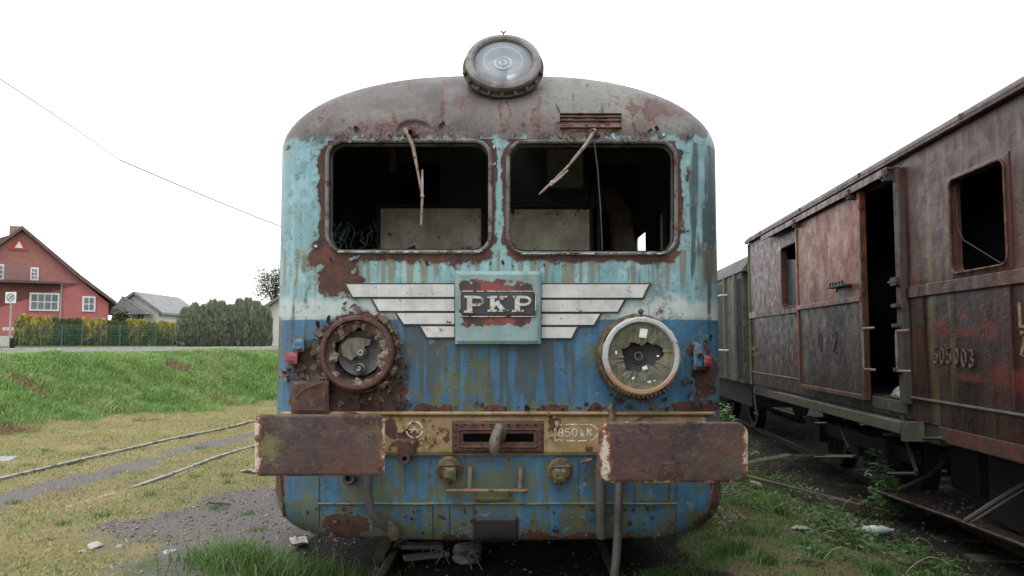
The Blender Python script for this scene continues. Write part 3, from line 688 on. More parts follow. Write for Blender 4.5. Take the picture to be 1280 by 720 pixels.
mb = MB(); p0 = m2 @ Vector((.0, R2*1.0, .0)); mb.tube([p0, p0+Vector((0, 0, .03))], .006, 6); mb.lathe([(.005, -.01), (.016, -.006), (.016, .006), (.005, .01)], Matrix.Translation(p0+Vector((0, 0, .03))) @ Matrix.Rotation(R(90), 4, 'X'), 12)
for k in range(16):
    q = R(225+6.5*k); p = m2 @ Vector((R2*1.01*math.cos(q), R2*1.01*math.sin(q), .006)); mb.tube([p, p+Vector((random.uniform(-.006, .006), -.004, -.012))], .006, 5)
mb.build('rim_bolt', RIMR, h2)
MB().lathe([(R2*1.08, -.14), (R2*1.1, -.10), (R2*1.07, -.055), (R2*1.0, -.05)], m2, 44, jag=.006).build('lamp_collar', RUSTM, h2, smooth=True)
h1, m1, R1 = lower_lamp(446, 441, 47, RIMR, weathered('orange_rust_bowl', (.12, .055, .03), (.16, .13, .10), rust=.5, moss=.2, k=3), 'rusted red headlamp with a shattered reflector', .07)
def hole1(q): return .135+.012*math.sin(5*q)+.006*math.sin(9*q+1)+.006*math.sin(17*q)+(.032 if 3.5 < q < 5.7 else 0)
jag_ring(m1, 0, R1*.86, -.01, hole1, 'broken_reflector', weathered('rusty_olive_bowl', (.14, .13, .10), (.22, .19, .14), rust=.45, moss=.2, k=3), h1)
mb = MB(); poly = [(-.11, .045), (-.07, .085), (-.01, .095), (.05, .085), (.075, .08), (.065, .05), (.035, .04), (.03, .0), (-.01, -.012), (-.045, -.045), (-.10, -.015)]
mb.prism(poly, lambda a, b, d: m1 @ Vector((a, b, d)), -.05, -.046); mb.build('glass_shard', SHARD, h1)
MB().lathe([(R1*.60, -.075), (R1*.35, -.09), (.004, -.095)], m1, 32).build('dark_bowl', plain('grey_bowl', (.055, .052, .055), .5), h1)
mb = MB(); m1b = m1 @ Matrix.Translation((.012, .0, 0)); mb.lathe([(.004, -.05), (.012, -.035), (.018, -.035), (.022, -.06)], m1b, 20); mb.lathe([(.026, -.06), (.03, -.045), (.034, -.06)], m1b, 24)
m1c = m1 @ Matrix.Translation((.005, -.095, 0)); mb.lathe([(.003, -.03), (.012, -.02), (.016, -.04)], m1c, 18); mb.lathe([(.022, -.07), (.027, -.035), (.034, -.07)], m1c, 24); mb.build('bulb_socket', plain('pale_socket', (.25, .25, .24), .4), h1)
MB().lathe([(R1*1.05, -.09), (R1*1.07, -.05), (R1*1.05, -.03), (R1*1.0, -.025)], m1 @ Matrix.Translation((.008, -.002, 0)), 44, jag=.008).build('lamp_collar', RUST, h1)
mb = MB()
for k in range(20):         # torn curls of metal round the left lamp
    q = R(random.choice([random.uniform(-50, 60), random.uniform(-60, 60), random.uniform(150, 215)])); a = m1 @ Vector((R1*1.06*math.cos(q), R1*1.06*math.sin(q), -.03)); d = Vector((math.cos(q+1.4), -.25, math.sin(q+1.4)))*random.uniform(.01, .03)
    mb.tube([a, a+d+Vector((0, -.012, 0)), a+d*2+Vector((math.cos(q)*.01, 0, math.sin(q)*.01))], random.uniform(.002, .007), 4, flat=(1, 3))
mb.build('torn_metal', weathered('torn_rusty_metal', (.09, .055, .035), (.13, .09, .05), rust=.4, moss=.4, k=5), h1)
mb = MB(); mb.tube([F(398, 424, .03), F(392, 430, .05), F(390, 446, .05)], .006, 6); mb.build('rusty_pipe', RUSTM, train)

# ---------------------------------------------------------------- grille on the roof dome
GR = weathered('rusty_pink_grille', (.15, .085, .065), (.20, .13, .10), rust=.35, k=4)
g = slab(700, 141, 777, 167, -.01, .006, 'roof_grille', GR, train, 2)
mb = MB()
for y in (142, 146.5, 151, 159.5):
    pts = [F(700+77*t/10, y, .012) for t in range(11)]; mb.tube(pts, .010, 6, flat=(1.2, .55))
mb.build('grille_slat', weathered('dark_grille_slat', (.04, .032, .03), (.15, .09, .07), rust=.3, k=4), g)
# ---------------------------------------------------------------- wipers
WOOD = weathered('rusty_wiper_arm', (.18, .13, .10), (.27, .20, .16), rust=.25, k=6, streak=.1)
def wiper(pts, blade, piv):
    o = MB().tube([F(x, y, .03+.02*min(1, i)) for i, (x, y) in enumerate(pts)], [.013, .012, .008, .008, .007][:len(pts)], 8).build('wiper', WOOD, train, smooth=True)
    MB().tube([F(x, y, .055) for x, y in blade], [.005, .008, .007, .004][:len(blade)], 6).build('wiper_blade', plain('grey_blade', (.26, .25, .25), .5), o)
    mb = MB(); p = F(*piv, 0); mb.lathe([(.03, -.005), (.03, .02), (.014, .026), (.012, .05)], axis_mtx(p), 16); mb.tube([F(piv[0]-9, piv[1]+2, .012), F(piv[0]+9, piv[1]+2, .012)], .011, 6); mb.build('wiper_pivot', RUST, o)
    mb = MB(); mb.lathe([(.003, -.012), (.011, -.008), (.011, .008), (.003, .012)], axis_mtx(F(*pts[-2 if len(pts) > 3 else -1], .055)), 10); mb.build('wiper_joint', plain('pale_joint', (.35, .33, .3), .5), o)
wiper([(506, 161), (516, 182), (522, 213), (528, 245), (526.5, 282)], [(528, 212), (528, 228), (528, 245)], (514, 167))
wiper([(744, 162), (733, 180), (710, 208), (690, 228), (674, 243)], [(710, 213), (700, 222), (688, 232)], (741, 167))
mb = MB(); mb.tube([F(742, 172, .03), F(747, 210, .04), F(751, 265, .05), F(753, 312, .03)], .004, 5); mb.build('hanging_cable', STEEL, train)

# ---------------------------------------------------------------- ochre buffer beam
BEAM = M('flaking_ochre_paint'); _a = BEAM.attr('rust'); _n = BEAM.noise(8, 6, .65)
_v = BEAM.mth('ADD', _a, BEAM.mth('MULTIPLY', BEAM.mth('SUBTRACT', BEAM.noise(17, 7, .7), .5), .9)); _rf = BEAM.rng(_v, .57, .6)
_c = BEAM.mix(BEAM.rng(_n, .35, .65), (.19, .125, .06), (.30, .215, .115))
_c = BEAM.mix(BEAM.mth('MULTIPLY', BEAM.rng(BEAM.noise(1, 4, .6, BEAM.vec(20, 8, 2)), .5, .7), .5), _c, (.14, .13, .045))
_c = BEAM.mix(BEAM.mth('MULTIPLY', BEAM.rng(_v, .5, .57), .6), _c, (.22, .09, .04)); _c = BEAM.mix(_rf, _c, BEAM.rustcol())
BEAM = BEAM.done(_c, .75, BEAM.bump(BEAM.mth('ADD', BEAM.mth('MULTIPLY', _rf, -1.), BEAM.noise(40, 4)), .8, .004))
def beam_rust(x, y): return .20+np.maximum.reduce([.35*ell(x, y, 530, 545, 50, 40), .95*ell(x, y, 508, 550, 26, 26), .8*ell(x, y, 490, 540, 18, 40), .7*ell(x, y, 692, 530, 14, 22), .75*ell(x, y, 620, 573, 90, 8), np.where(x < 400, .35, 0), .4*ell(x, y, 560, 545, 12, 30), np.where(x > 880, .2, 0)*1.])+(fbm(x/14, y/10, 3, 41)-.5)*.55
beam = slab(352, 520, 893, 569, -.02, .035, 'buffer_beam', BEAM, train, 3, beam_rust)
slab(350, 514.5, 895, 519.5, -.02, .055, 'beam_flange', BEAM, beam, 2, lambda x, y: .25+(fbm(x/20, y/6, 3, 42)-.5)*.9)
pk = MB()
fr = slab(565, 526, 680, 567, .0, .05, 'coupling_frame', RUST, beam, 2)
mb = MB()
for q in (rrect(574, 537, 671, 559, 1.5, 2),): mb.tube([F(a_, b_, .052) for a_, b_ in densify(q, 8)], .007, 4, closed=True)
mb.build('slot_rim', RUST, beam)
SLOT_SHADE = M('painted_slot_shade', 1., 0, 0.).done((.003, .003, .003))
slab(576, 539, 670, 555, .0, .0535, 'painted_slot', SLOT_SHADE, beam, 1)  # flat slab: the slot's dark depth is painted black, no recess is cut
mb = MB()
for x in range(570, 678, 11):
    for y in (530, 563): p = F(x, y, .05); mb.lathe([(.007, -.002), (.007, .006), (.003, .009)], axis_mtx(p), 8)
for y in (538, 546, 555):
    for x in (569, 676): mb.lathe([(.007, -.002), (.007, .006), (.003, .009)], axis_mtx(F(x, y, .05)), 8)
mb.build('beam_bolt', RUST, beam)
HK = weathered('grey_worn_hook', (.10, .09, .085), (.16, .14, .125), rust=.15, moss=.45, k=4)
mb = MB(); mb.tube([F(627, 547, -.02), F(626, 546, .08), F(627, 538, .13), F(622, 533, .16)], [.03, .03, .03, .022], 10)
mb.tube([F(625, 534, .15), F(621, 541, .19), F(618, 553, .20), F(617.5, 563, .19), F(618, 571, .17)], [.022, .034, .038, .032, .012], 12, flat=(1, .85))
mb.build('draw_hook', HK, train, smooth=True)
STW = plain('chalky_stencil_white', (.44, .42, .36), .8, .3, 30)
mb = MB(); k_ = 0
for a0, a1 in ((8, 80), (98, 170), (190, 262), (278, 350)): mb.ribbon(arc(518, 537, 10, 10, a0, a1, 8), 2.2, FL, .03, .037)
mb.ribbon([(511, 537), (525, 537)], 1.6, FL, .03, .0373); mb.ribbon([(514, 541), (518, 533)], 1.4, FL, .03, .0377); mb.ribbon([(518, 533), (522, 541)], 1.4, FL, .03, .0381)
mb.build('stencil_emblem', STW, beam)
mb = MB(); ov = [[(706, 531), (714, 530.6), (722, 530.5)], [(725, 530.5), (735, 530.7)], arc(736, 540.5, 11, 10, -85, -15, 6), arc(736, 540.5, 11, 10, 8, 80, 6), [(733, 551), (722, 551.2)], [(719, 551.2), (708, 551)], arc(704, 540.8, 11, 10, 95, 170, 6), arc(704, 540.8, 11, 10, 190, 262, 6)]
for s_ in ov: mb.ribbon(s_, 1.5, FL, .03, .037)
writing(mb, '850', 698, 545.5, 9.6, 8.6, 1.35, FL, .037, down=True, sx=1.05); writing(mb, 'k', 726, 545.5, 9, 8, 1.5, FL, .0375, down=True, sx=.8); writing(mb, 'N', 734, 545.2, 9.4, 8, 1.6, FL, .0375, down=True, sx=.9)
mb.build('stencil_lettering', STW, beam)
mb = MB(); p = F(736, 561, .036); mb.box((p.x-.02, p.y-.006, p.z-.012), (p.x+.02, p.y+.01, p.z+.012)); mb.build('beam_hole', RUST, beam)

# ---------------------------------------------------------------- buffers
BUF = M('rusty_buffer_plate', .7); _a = BUF.attr('edge'); _n = BUF.noise(6, 6, .65); _f = BUF.noise(30, 6, .7)
_c = BUF.mix(BUF.rng(_n, .3, .7), (.030, .020, .021), (.062, .040, .040)); _c = BUF.mix(BUF.mth('MULTIPLY', BUF.rng(_f, .5, .7), .6), _c, (.15, .075, .05))
_c = BUF.mix(BUF.mth('MULTIPLY', BUF.rng(BUF.noise(3, 5, .7, BUF.vec(loc=(3, 3, 8))), .5, .68), .55), _c, (.11, .10, .05))
_v = BUF.mth('ADD', _a, BUF.mth('MULTIPLY', BUF.mth('SUBTRACT', BUF.noise(17, 9, .8), .5), 2.3))
_c = BUF.mix(BUF.mth('MULTIPLY', BUF.rng(BUF.noise(2.6, 6, .7, BUF.vec(loc=(1, 3, 4))), .45, .62), .55), _c, (.085, .034, .03)); _c = BUF.mix(BUF.rng(_v, .56, .68), _c, (.20, .065, .028)); _c = BUF.mix(BUF.mth('MULTIPLY', BUF.rng(_v, .78, .81), .92), _c, (.48, .44, .36))
_m = BUF.attr('moss'); _c = BUF.mix(BUF.mth('MULTIPLY', BUF.rng(BUF.mth('ADD', _m, BUF.mth('MULTIPLY', BUF.mth('SUBTRACT', _f, .5), 1.)), .45, .7), .8), _c, (.13, .125, .04))
_s = BUF.rng(BUF.noise(1, 5, .7, BUF.vec(6, 3, 60, loc=(4, 1, 2))), .60, .66); _c = BUF.mix(BUF.mth('MULTIPLY', _s, .35), _c, (.13, .10, .09))
_d = BUF.rng(BUF.noise(5, 8, .8, BUF.vec(loc=(8, 3, 1))), .56, .60); _c = BUF.mix(BUF.mth('MULTIPLY', _d, .7), _c, (.022, .016, .016))
BUF = BUF.done(_c, .55, BUF.bump(BUF.mth('ADD', BUF.mth('ADD', _n, _f), BUF.mth('MULTIPLY', _d, -.6)), .8, .007))
def buffer(px0, py0, px1, py1, Y, rc, tilt, edgefn, mossfn, lab):
    nx, ny = 70, 34; V = []; E = []; Ms = []; Q = []
    cy = (py0+py1)/2; hy = (py1-py0)/2; cx = (px0+px1)/2; hx = (px1-px0)/2
    for j in range(ny+1):
        s = -math.cos(PI*j/ny); v = cy+hy*s; q = max(0, abs(v-cy)-(hy-rc)); ins = rc-math.sqrt(max(0, rc*rc-q*q))
        for i in range(nx+1):
            u = cx+(hx-ins)*math.sin(PI/2*(-1+2*i/nx)); t = (u-cx)/hx
            e = min(hx-ins-abs(u-cx), hy-abs(v-cy)); off = .012*(1-t*t)+.004*(1-s*s)-.008*max(0, 1-e/4)**2+tilt*t
            off += .004*float(fbm(u/40, v/40, 2, 51))
            V.append(tuple(G(u, v, Y-off))); Q.append((u, v, Y-off))
    V0 = len(V); V += [tuple(G(u, v, y+.022)) for u, v, y in Q]; Q2 = Q+Q
    I = lambda j, i: j*(nx+1)+i
    fs = [(I(j, i), I(j+1, i), I(j+1, i+1), I(j, i+1)) for j in range(ny) for i in range(nx)]; fs += [tuple(V0+k for k in reversed(f)) for f in fs]
    rim = [I(0, i) for i in range(nx+1)]+[I(j, nx) for j in range(1, ny+1)]+[I(ny, i) for i in range(nx-1, -1, -1)]+[I(j, 0) for j in range(ny-1, 0, -1)]
    fs += [(rim[k], V0+rim[k], V0+rim[(k+1) % len(rim)], rim[(k+1) % len(rim)]) for k in range(len(rim))]
    u = np.array([q[0] for q in Q2]); v = np.array([q[1] for q in Q2])
    o = mesh('buffer', V, fs, BUF, train, attrs={'edge': edgefn(u, v), 'moss': mossfn(u, v)})
    bm = bmesh.new(); bm.from_mesh(o.data); bmesh.ops.remove_doubles(bm, verts=bm.verts, dist=.0004); bmesh.ops.recalc_face_normals(bm, faces=bm.faces); bm.to_mesh(o.data); bm.free()
    o['label'] = lab; c = G(cx, cy, Y+.03); sx = c.x-(0.05 if cx < 640 else -.05)*0
    mb = MB(); mb.lathe([(.06, -.03), (.065, .25), (.085, .26), (.085, .55), (.10, .56), (.10, .95)], Matrix.Translation(c) @ Matrix.Rotation(R(-90), 4, 'X'), 24); mb.build('buffer_shank', RUST, o, smooth=True)
    return o
buffer(318.5, 518, 481, 595, 4.02, 8, .02, lambda u, v: np.maximum.reduce([.90-np.abs(u-319)/22+0*v, .98-np.abs(481-u)/15-(v-518)/420, .62-np.abs(v-595)/9+0*u, .35-np.abs(v-518)/8+0*u]),
       lambda u, v: np.maximum.reduce([.85*ell(u, v, 337, 560, 30, 50), .55*ell(u, v, 445, 556, 40, 26), .5*ell(u, v, 360, 575, 24, 18)]), 'left buffer plate, brown rust with white and orange edges')
buffer(748, 527, 935, 603, 4.0, 17, -.01, lambda u, v: np.maximum.reduce([1.15-np.abs(u-756)/16-np.abs(v-572)/150, .86-np.abs(934-u)/16+0*v, .75-np.abs(v-603)/9+0*u, .60-np.abs(v-527)/7+0*u]),
       lambda u, v: np.maximum.reduce([.55*ell(u, v, 900, 552, 30, 26), .5*ell(u, v, 870, 585, 46, 20), .3*ell(u, v, 780, 540, 30, 30)]), 'right buffer plate, brown rust with a white paint strip at its edge')

# ---------------------------------------------------------------- small fittings
b1 = slab(364, 476, 411, 517, .0, .09, 'rusty_step_box', RUST, train, 2)
mb = MB(); mb.tube([F(368, 498, .1), F(378, 488, .1), F(392, 481, .1), F(405, 479, .1)], .004, 5); mb.build('bent_strip', RUSTM, b1)
LREDM = weathered('faded_red_lens', (.16, .032, .04), (.24, .06, .07), rust=.15, k=6)
lb = slab(364, 423, 380, 440, .02, .07, 'marker_lamp_bracket', BLUEB, train, 2)
slab(356, 440, 371.5, 455, .02, .09, 'red_marker_lamp', LREDM, lb, 2)
rb = slab(867, 428, 882, 462, .02, .08, 'marker_lamp_bracket', BLUEB, train, 2)
slab(880, 444, 889.5, 458, .02, .11, 'red_marker_lamp', LREDM, rb, 2)
mb = MB(); mb.lathe([(.003, 0), (.018, .004), (.02, .02), (.008, .03)], axis_mtx(F(874, 443, .08)), 14); mb.build('bracket_bolt', STEEL, rb)
slab(879, 430, 884, 464, -.01, .03, 'rusty_lug', RUST, rb, 2)
def scrap(n, x0, x1, y0, y1, s0, s1, mat, name, par, off=.006, seed=3):
    """curled paint or metal flakes standing off the sheet"""
    rr = random.Random(seed); mb = MB()
    for _ in range(n):
        x = rr.uniform(x0, x1); y = rr.uniform(y0, y1); flake(mb, x, y, rr.uniform(s0, s1), rr, off)
    return mb.build(name, mat, par)
def flake(mb, x, y, s, rr, off=.004, ang=None):
    a = rr.uniform(0, 2*PI) if ang is None else ang; ca, sa = math.cos(a), math.sin(a); wd = rr.uniform(.5, 1.3)
    V = []; lift = rr.uniform(.25, .9)
    for i in range(4):
        t = i/3; ww = wd*(1-.45*t*rr.uniform(.3, 1.3)); o = off+s*.005*lift*t*t*3.2
        for q in (-1, 1):
            u = x+s*(ca*t*1.3-sa*q*ww*.5)+rr.uniform(-.12, .12)*s; v = y-s*(sa*t*1.3+ca*q*ww*.5)+rr.uniform(-.12, .12)*s
            V.append(F(u, v, o))
    mb.add(V, [(2*i, 2*i+1, 2*i+3, 2*i+2) for i in range(3)])
rr = random.Random(5)
FLB = weathered('pale_blue_flake', (.16, .28, .31), (.24, .36, .38), rust=.25, k=8)
FLD = weathered('brown_paint_flake', (.05, .038, .034), (.10, .075, .065), rust=.2, k=6)
mbB = MB(); mbD = MB()
for i, wr in enumerate(WINPX):
    x0, y0, x1, y1, r = wr
    for _ in range(9):          # below
        x = rr.uniform(x0-6, x1+2); flake(mbB if rr.random() < .7 else mbD, x, y1+rr.uniform(11, 19), rr.uniform(2, 5), rr, .002, rr.uniform(.6, 2.5))
    xs = x0-16 if i == 0 else x1+14
    for _ in range(9): flake(mbB, xs+rr.uniform(-4, 4), rr.uniform(y0, y1), rr.uniform(2, 5), rr, .002, rr.uniform(-.7, .7) if i == 0 else rr.uniform(2.4, 3.8))
    for _ in range(26): flake(mbD if rr.random() < .8 else mbB, rr.uniform(x0, x1), y0-rr.uniform(5, 13), rr.uniform(2, 6), rr, .003, rr.uniform(3.6, 5.8))
for _ in range(7): flake(mbB, 623+rr.uniform(-5, 5), rr.uniform(170, 320), rr.uniform(2, 3.5), rr, .002)
for x, y, s in ((397, 176, 8), (388, 175, 5), (356, 186, 4), (856, 178, 6)): flake(mbB, x, y, s, rr, .004, .8)
for x, y, s in ((549, 160, 6), (560, 164, 5), (556, 158, 5), (810, 166, 6), (822, 164, 5), (804, 163, 4), (680, 166, 4), (448, 164, 6), (868, 167, 5), (440, 161, 4), (462, 165, 5)): flake(mbD, x, y, s, rr, .004)
for _ in range(5): flake(mbB, 440+rr.uniform(-8, 8), rr.uniform(322, 352), rr.uniform(3, 6), rr, .003, rr.uniform(-.4, .6))
arcp = [F(x, y, .014) for x, y in ((494, 163), (498, 155), (508, 150), (520, 149), (530, 151), (538, 156))]; MB().tube(arcp, [.004, .009, .012, .011, .010, .003], 6, flat=(.5, 1)).build('curled_paint_strip', FLD, train)
mbB.build('blue_paint_flakes', FLB, train)['kind'] = 'stuff'
for _ in range(46):
    q = rr.uniform(0, 2*PI); flake(mbD, 446+math.cos(q)*rr.uniform(50, 62), 443+math.sin(q)*rr.uniform(48, 66), rr.uniform(3, 9), rr, .004)
for _ in range(26): flake(mbD, rr.uniform(496, 506), rr.uniform(455, 514), rr.uniform(2, 6), rr, .003)
for _ in range(22): flake(mbD, rr.uniform(352, 385), rr.uniform(455, 480), rr.uniform(3, 7), rr, .01)
for _ in range(26): flake(mbD, rr.uniform(855, 890), rr.uniform(425, 512), rr.uniform(3, 7), rr, .006)
for _ in range(34): flake(mbD, rr.uniform(400, 895), rr.uniform(508, 515), rr.uniform(2, 6), rr, .008, rr.uniform(.5, 2.6))
for _ in range(20): flake(mbD, rr.uniform(765, 830), rr.uniform(488, 502), rr.uniform(3, 7), rr, .01)
for _ in range(34): flake(mbD, rr.uniform(380, 600), rr.uniform(635, 672), rr.uniform(2, 5), rr, .004)
for _ in range(40): flake(mbD, rr.uniform(660, 850), rr.uniform(632, 668), rr.uniform(2, 5), rr, .004)
mbD.build('rusty_flakes', FLD, train)['kind'] = 'stuff'
mb = MB()
for _ in range(26): flake(mb, rr.uniform(490, 560), rr.uniform(522, 560), rr.uniform(2, 5), rr, .038)
for _ in range(14): flake(mb, rr.uniform(682, 700), rr.uniform(518, 560), rr.uniform(2, 5), rr, .038)
mb.build('ochre_flakes', BEAM, beam)['kind'] = 'stuff'

# ---------------------------------------------------------------- apron details
APL = weathered('mossy_blue_ledge', (.05, .12, .19), (.07, .16, .23), rust=.3, moss=.6, k=4)
mb = MB()
mb.tube([F(398+ (845-398)*t/60, 629.5+1.0*(float(fbm(t*.7, 3, 2, 8))-.5), .006) for t in range(61)], [.006+.006*float(fbm(t*.9, 7, 2, 9)) for t in range(61)], 6, flat=(1.8, .8)); mb.build('apron_ledge', APL, train)
mb = MB()
for x, y0, y1 in ((399, 598, 672), (845, 606, 672), (541, 632, 672), (562, 630, 672), (592, 628, 645), (723, 576, 630), (793, 606, 630), (836, 606, 630)):
    mb.tube([F(x, y0+(y1-y0)*t/6, .001) for t in range(7)], .004, 5)
mb.tube([F(793, 628-1, .001), F(836, 628-1, .001)], .004, 5)
mb.build('panel_seam', STEEL, train)
slab(592, 646, 648, 677, -.01, .022, 'black_socket_cover', weathered('black_cover', (.012, .012, .014), (.02, .02, .022), rust=.1, k=3, streak=.1), train, 2)
slab(592, 612, 640, 628, -.01, .02, 'worn_patch_plate', weathered('dark_olive_plate', (.05, .055, .035), (.07, .08, .06), rust=.25, moss=.5, k=3), train, 2)
mb = MB(); mb.tube([F(558, 613, .07), F(660, 613.5, .07)], .011, 8); mb.build('step_bar', weathered('pink_rust_bar', (.20, .10, .07), (.16, .14, .06), rust=.3, moss=.3, k=4), train)
mb = MB()
for x, y in ((588, 585), (651, 585)): mb.tube([F(x, y, .0), F(x, y+3, .06), F(x-1, 612, .068)], [.014, .016, .012], 8)
mb.build('step_bracket', weathered('olive_bracket', (.14, .12, .06), (.17, .12, .08), rust=.25, moss=.5, k=4), train)
for (x, y, r_, lab) in ((562, 585, 16, 'left mossy brake hose valve'), (700, 587, 16, 'right mossy brake hose valve')):
    o = MB().lathe([(r_*.0048, -.02), (r_*.0048, .02), (r_*.0038, .03), (r_*.0035, .05), (.02, .055)], axis_mtx(F(x, y, 0)), 22, jag=.005).build('brake_valve', RUSTM, train); o['label'] = lab
    slab(x-8, y-1, x+8, y+16, .04, .12, 'valve_body', weathered('moss_green_brass', (.055, .06, .03), (.11, .115, .045), rust=.35, moss=.5, k=7), o, 3)
    mb = MB(); mb.tube([F(x-2, y+12, .08), F(x-2, y+19, .07)], .02, 10); mb.tube([F(x-12, y-3, .05), F(x+12, y-4, .05)], .008, 6); mb.build('valve_spigot', RUSTM, o)
o = MB().lathe([(.010, .07), (.016, .09), (.030, .09), (.034, .06), (.034, .0)], axis_mtx(F(508, 571, .0), 0), 20).build('round_socket', STEEL, train); slab(497, 548, 520, 572, .03, .06, 'socket_bracket', RUST, o, 4)
MB().lathe([(.012, .02), (.02, .06), (.030, .065), (.038, .05), (.04, .0)], axis_mtx(F(438, 598, .0), 8), 22).build('round_socket', STEEL, train)
mb = MB(); mb.tube([F(x, y, o_) for x, y, o_ in ((463, 578, .02), (461, 590, .10), (460, 615, .12), (463, 638, .12), (472, 652, .11), (484, 660, .07))], .026, 12); mb.build('air_hose', HOSE, train, smooth=True)
mb = MB(); mb.tube([F(484, 658, .06), F(492, 664, .05), F(494, 672, .05)], [.035, .04, .03], 10); mb.build('hose_coupling', RUSTM, train, smooth=True)
mb = MB(); mb.tube([F(x, y, o_) for x, y, o_ in ((752, 570, .02), (750, 585, .09), (750, 610, .10), (751, 640, .10), (752, 671, .09))], .032, 12); mb.build('air_hose', HOSE, train, smooth=True)
mb = MB(); mb.tube([F(x, y, o_) for x, y, o_ in ((776, 575, .05), (774, 600, .15), (773, 640, .16), (772, 672, .16))]+[G(770, 700, 4.72), G(768, 718, 4.72), G(768, 740, 4.74)], .026, 12); mb.build('air_hose', HOSE, train, smooth=True)
mb = MB(); mb.tube([F(733, 573, .03), F(730, 582, .05), F(731, 602, .04)], .006, 6); mb.tube([F(726, 578, .04), F(740, 574, .05)], .012, 6); mb.build('rusty_lever', RUSTM, train)
mb = MB(); mb.tube([F(764, 505, .05), F(765, 520, .07), F(763, 528, .07)], .02, 8); mb.build('green_pipe', RUSTM, train, smooth=True)
# corner strips (rusty vertical edges) and lifted side scraps
mb = MB()
for x, ys in ((351, (560, 585, 600, 615, 632, 645)), (893, (606, 625, 640))):
    mb.tube([F(x+(y-600)*.10 if x < 500 else x-(max(0, y-600))*.22, y, .01) for y in ys], .007, 6)
mb.build('rusty_edge_strip', RUST, train)
mb = MB()
for z in (2.1, 2.35):
    mb.tube([(X0-1.43, 5.5, z), (X0-1.50, 5.5, z), (X0-1.50, 5.5, z-.03)], .01, 6)
mb.build('side_hook', STEEL, train)
# ---------------------------------------------------------------- running gear under the train
UND = weathered('black_underframe', (.012, .012, .012), (.02, .018, .016), rust=.1, k=2)
for ya in (7.1, 9.6):
    for s in (-1, 1):
        wx = X0+s*.76; mt = Matrix.Translation((wx, ya, .45)) @ Matrix.Rotation(R(90)*s, 4, 'Y')
        wl = MB().lathe([(.03, -.06), (.38, -.05), (.40, -.05), (.46, -.06), (.50, -.06), (.50, -.03), (.46, -.02), (.455, .07), (.38, .07), (.36, .03), (.03, .05)], mt, 36).build('wheel', UND, train, smooth=True)
    MB().tube([(X0-.8, ya, .45), (X0+.8, ya, .45)], .08, 12).build('axle', UND, train)
mb = MB()
for s in (-1, 1): mb.box((X0+s*1.0-.05, 6.4, .40), (X0+s*1.0+.05, 10.3, .60))
mb.box((X0-1.0, 8.0, .35), (X0+1.0, 8.7, .55)); mb.box((X0-1.3, 5.4, .85), (X0+1.3, 24.5, .93)); mb.build('bogie_frame', UND, train)
MB().box((X0-1.25, 11.5, .30), (X0+1.25, 20, .84)).build('underfloor_box', UND, train)
for ya in (20.8, 23.3):
    for s in (-1, 1):
        mt = Matrix.Translation((X0+s*.76, ya, .45)) @ Matrix.Rotation(R(90)*s, 4, 'Y')
        MB().lathe([(.03, -.06), (.38, -.05), (.50, -.06), (.50, -.03), (.455, .07), (.38, .07), (.03, .05)], mt, 28).build('wheel', UND, train, smooth=True)
    MB().tube([(X0-.8, ya, .45), (X0+.8, ya, .45)], .08, 12).build('axle', UND, train)
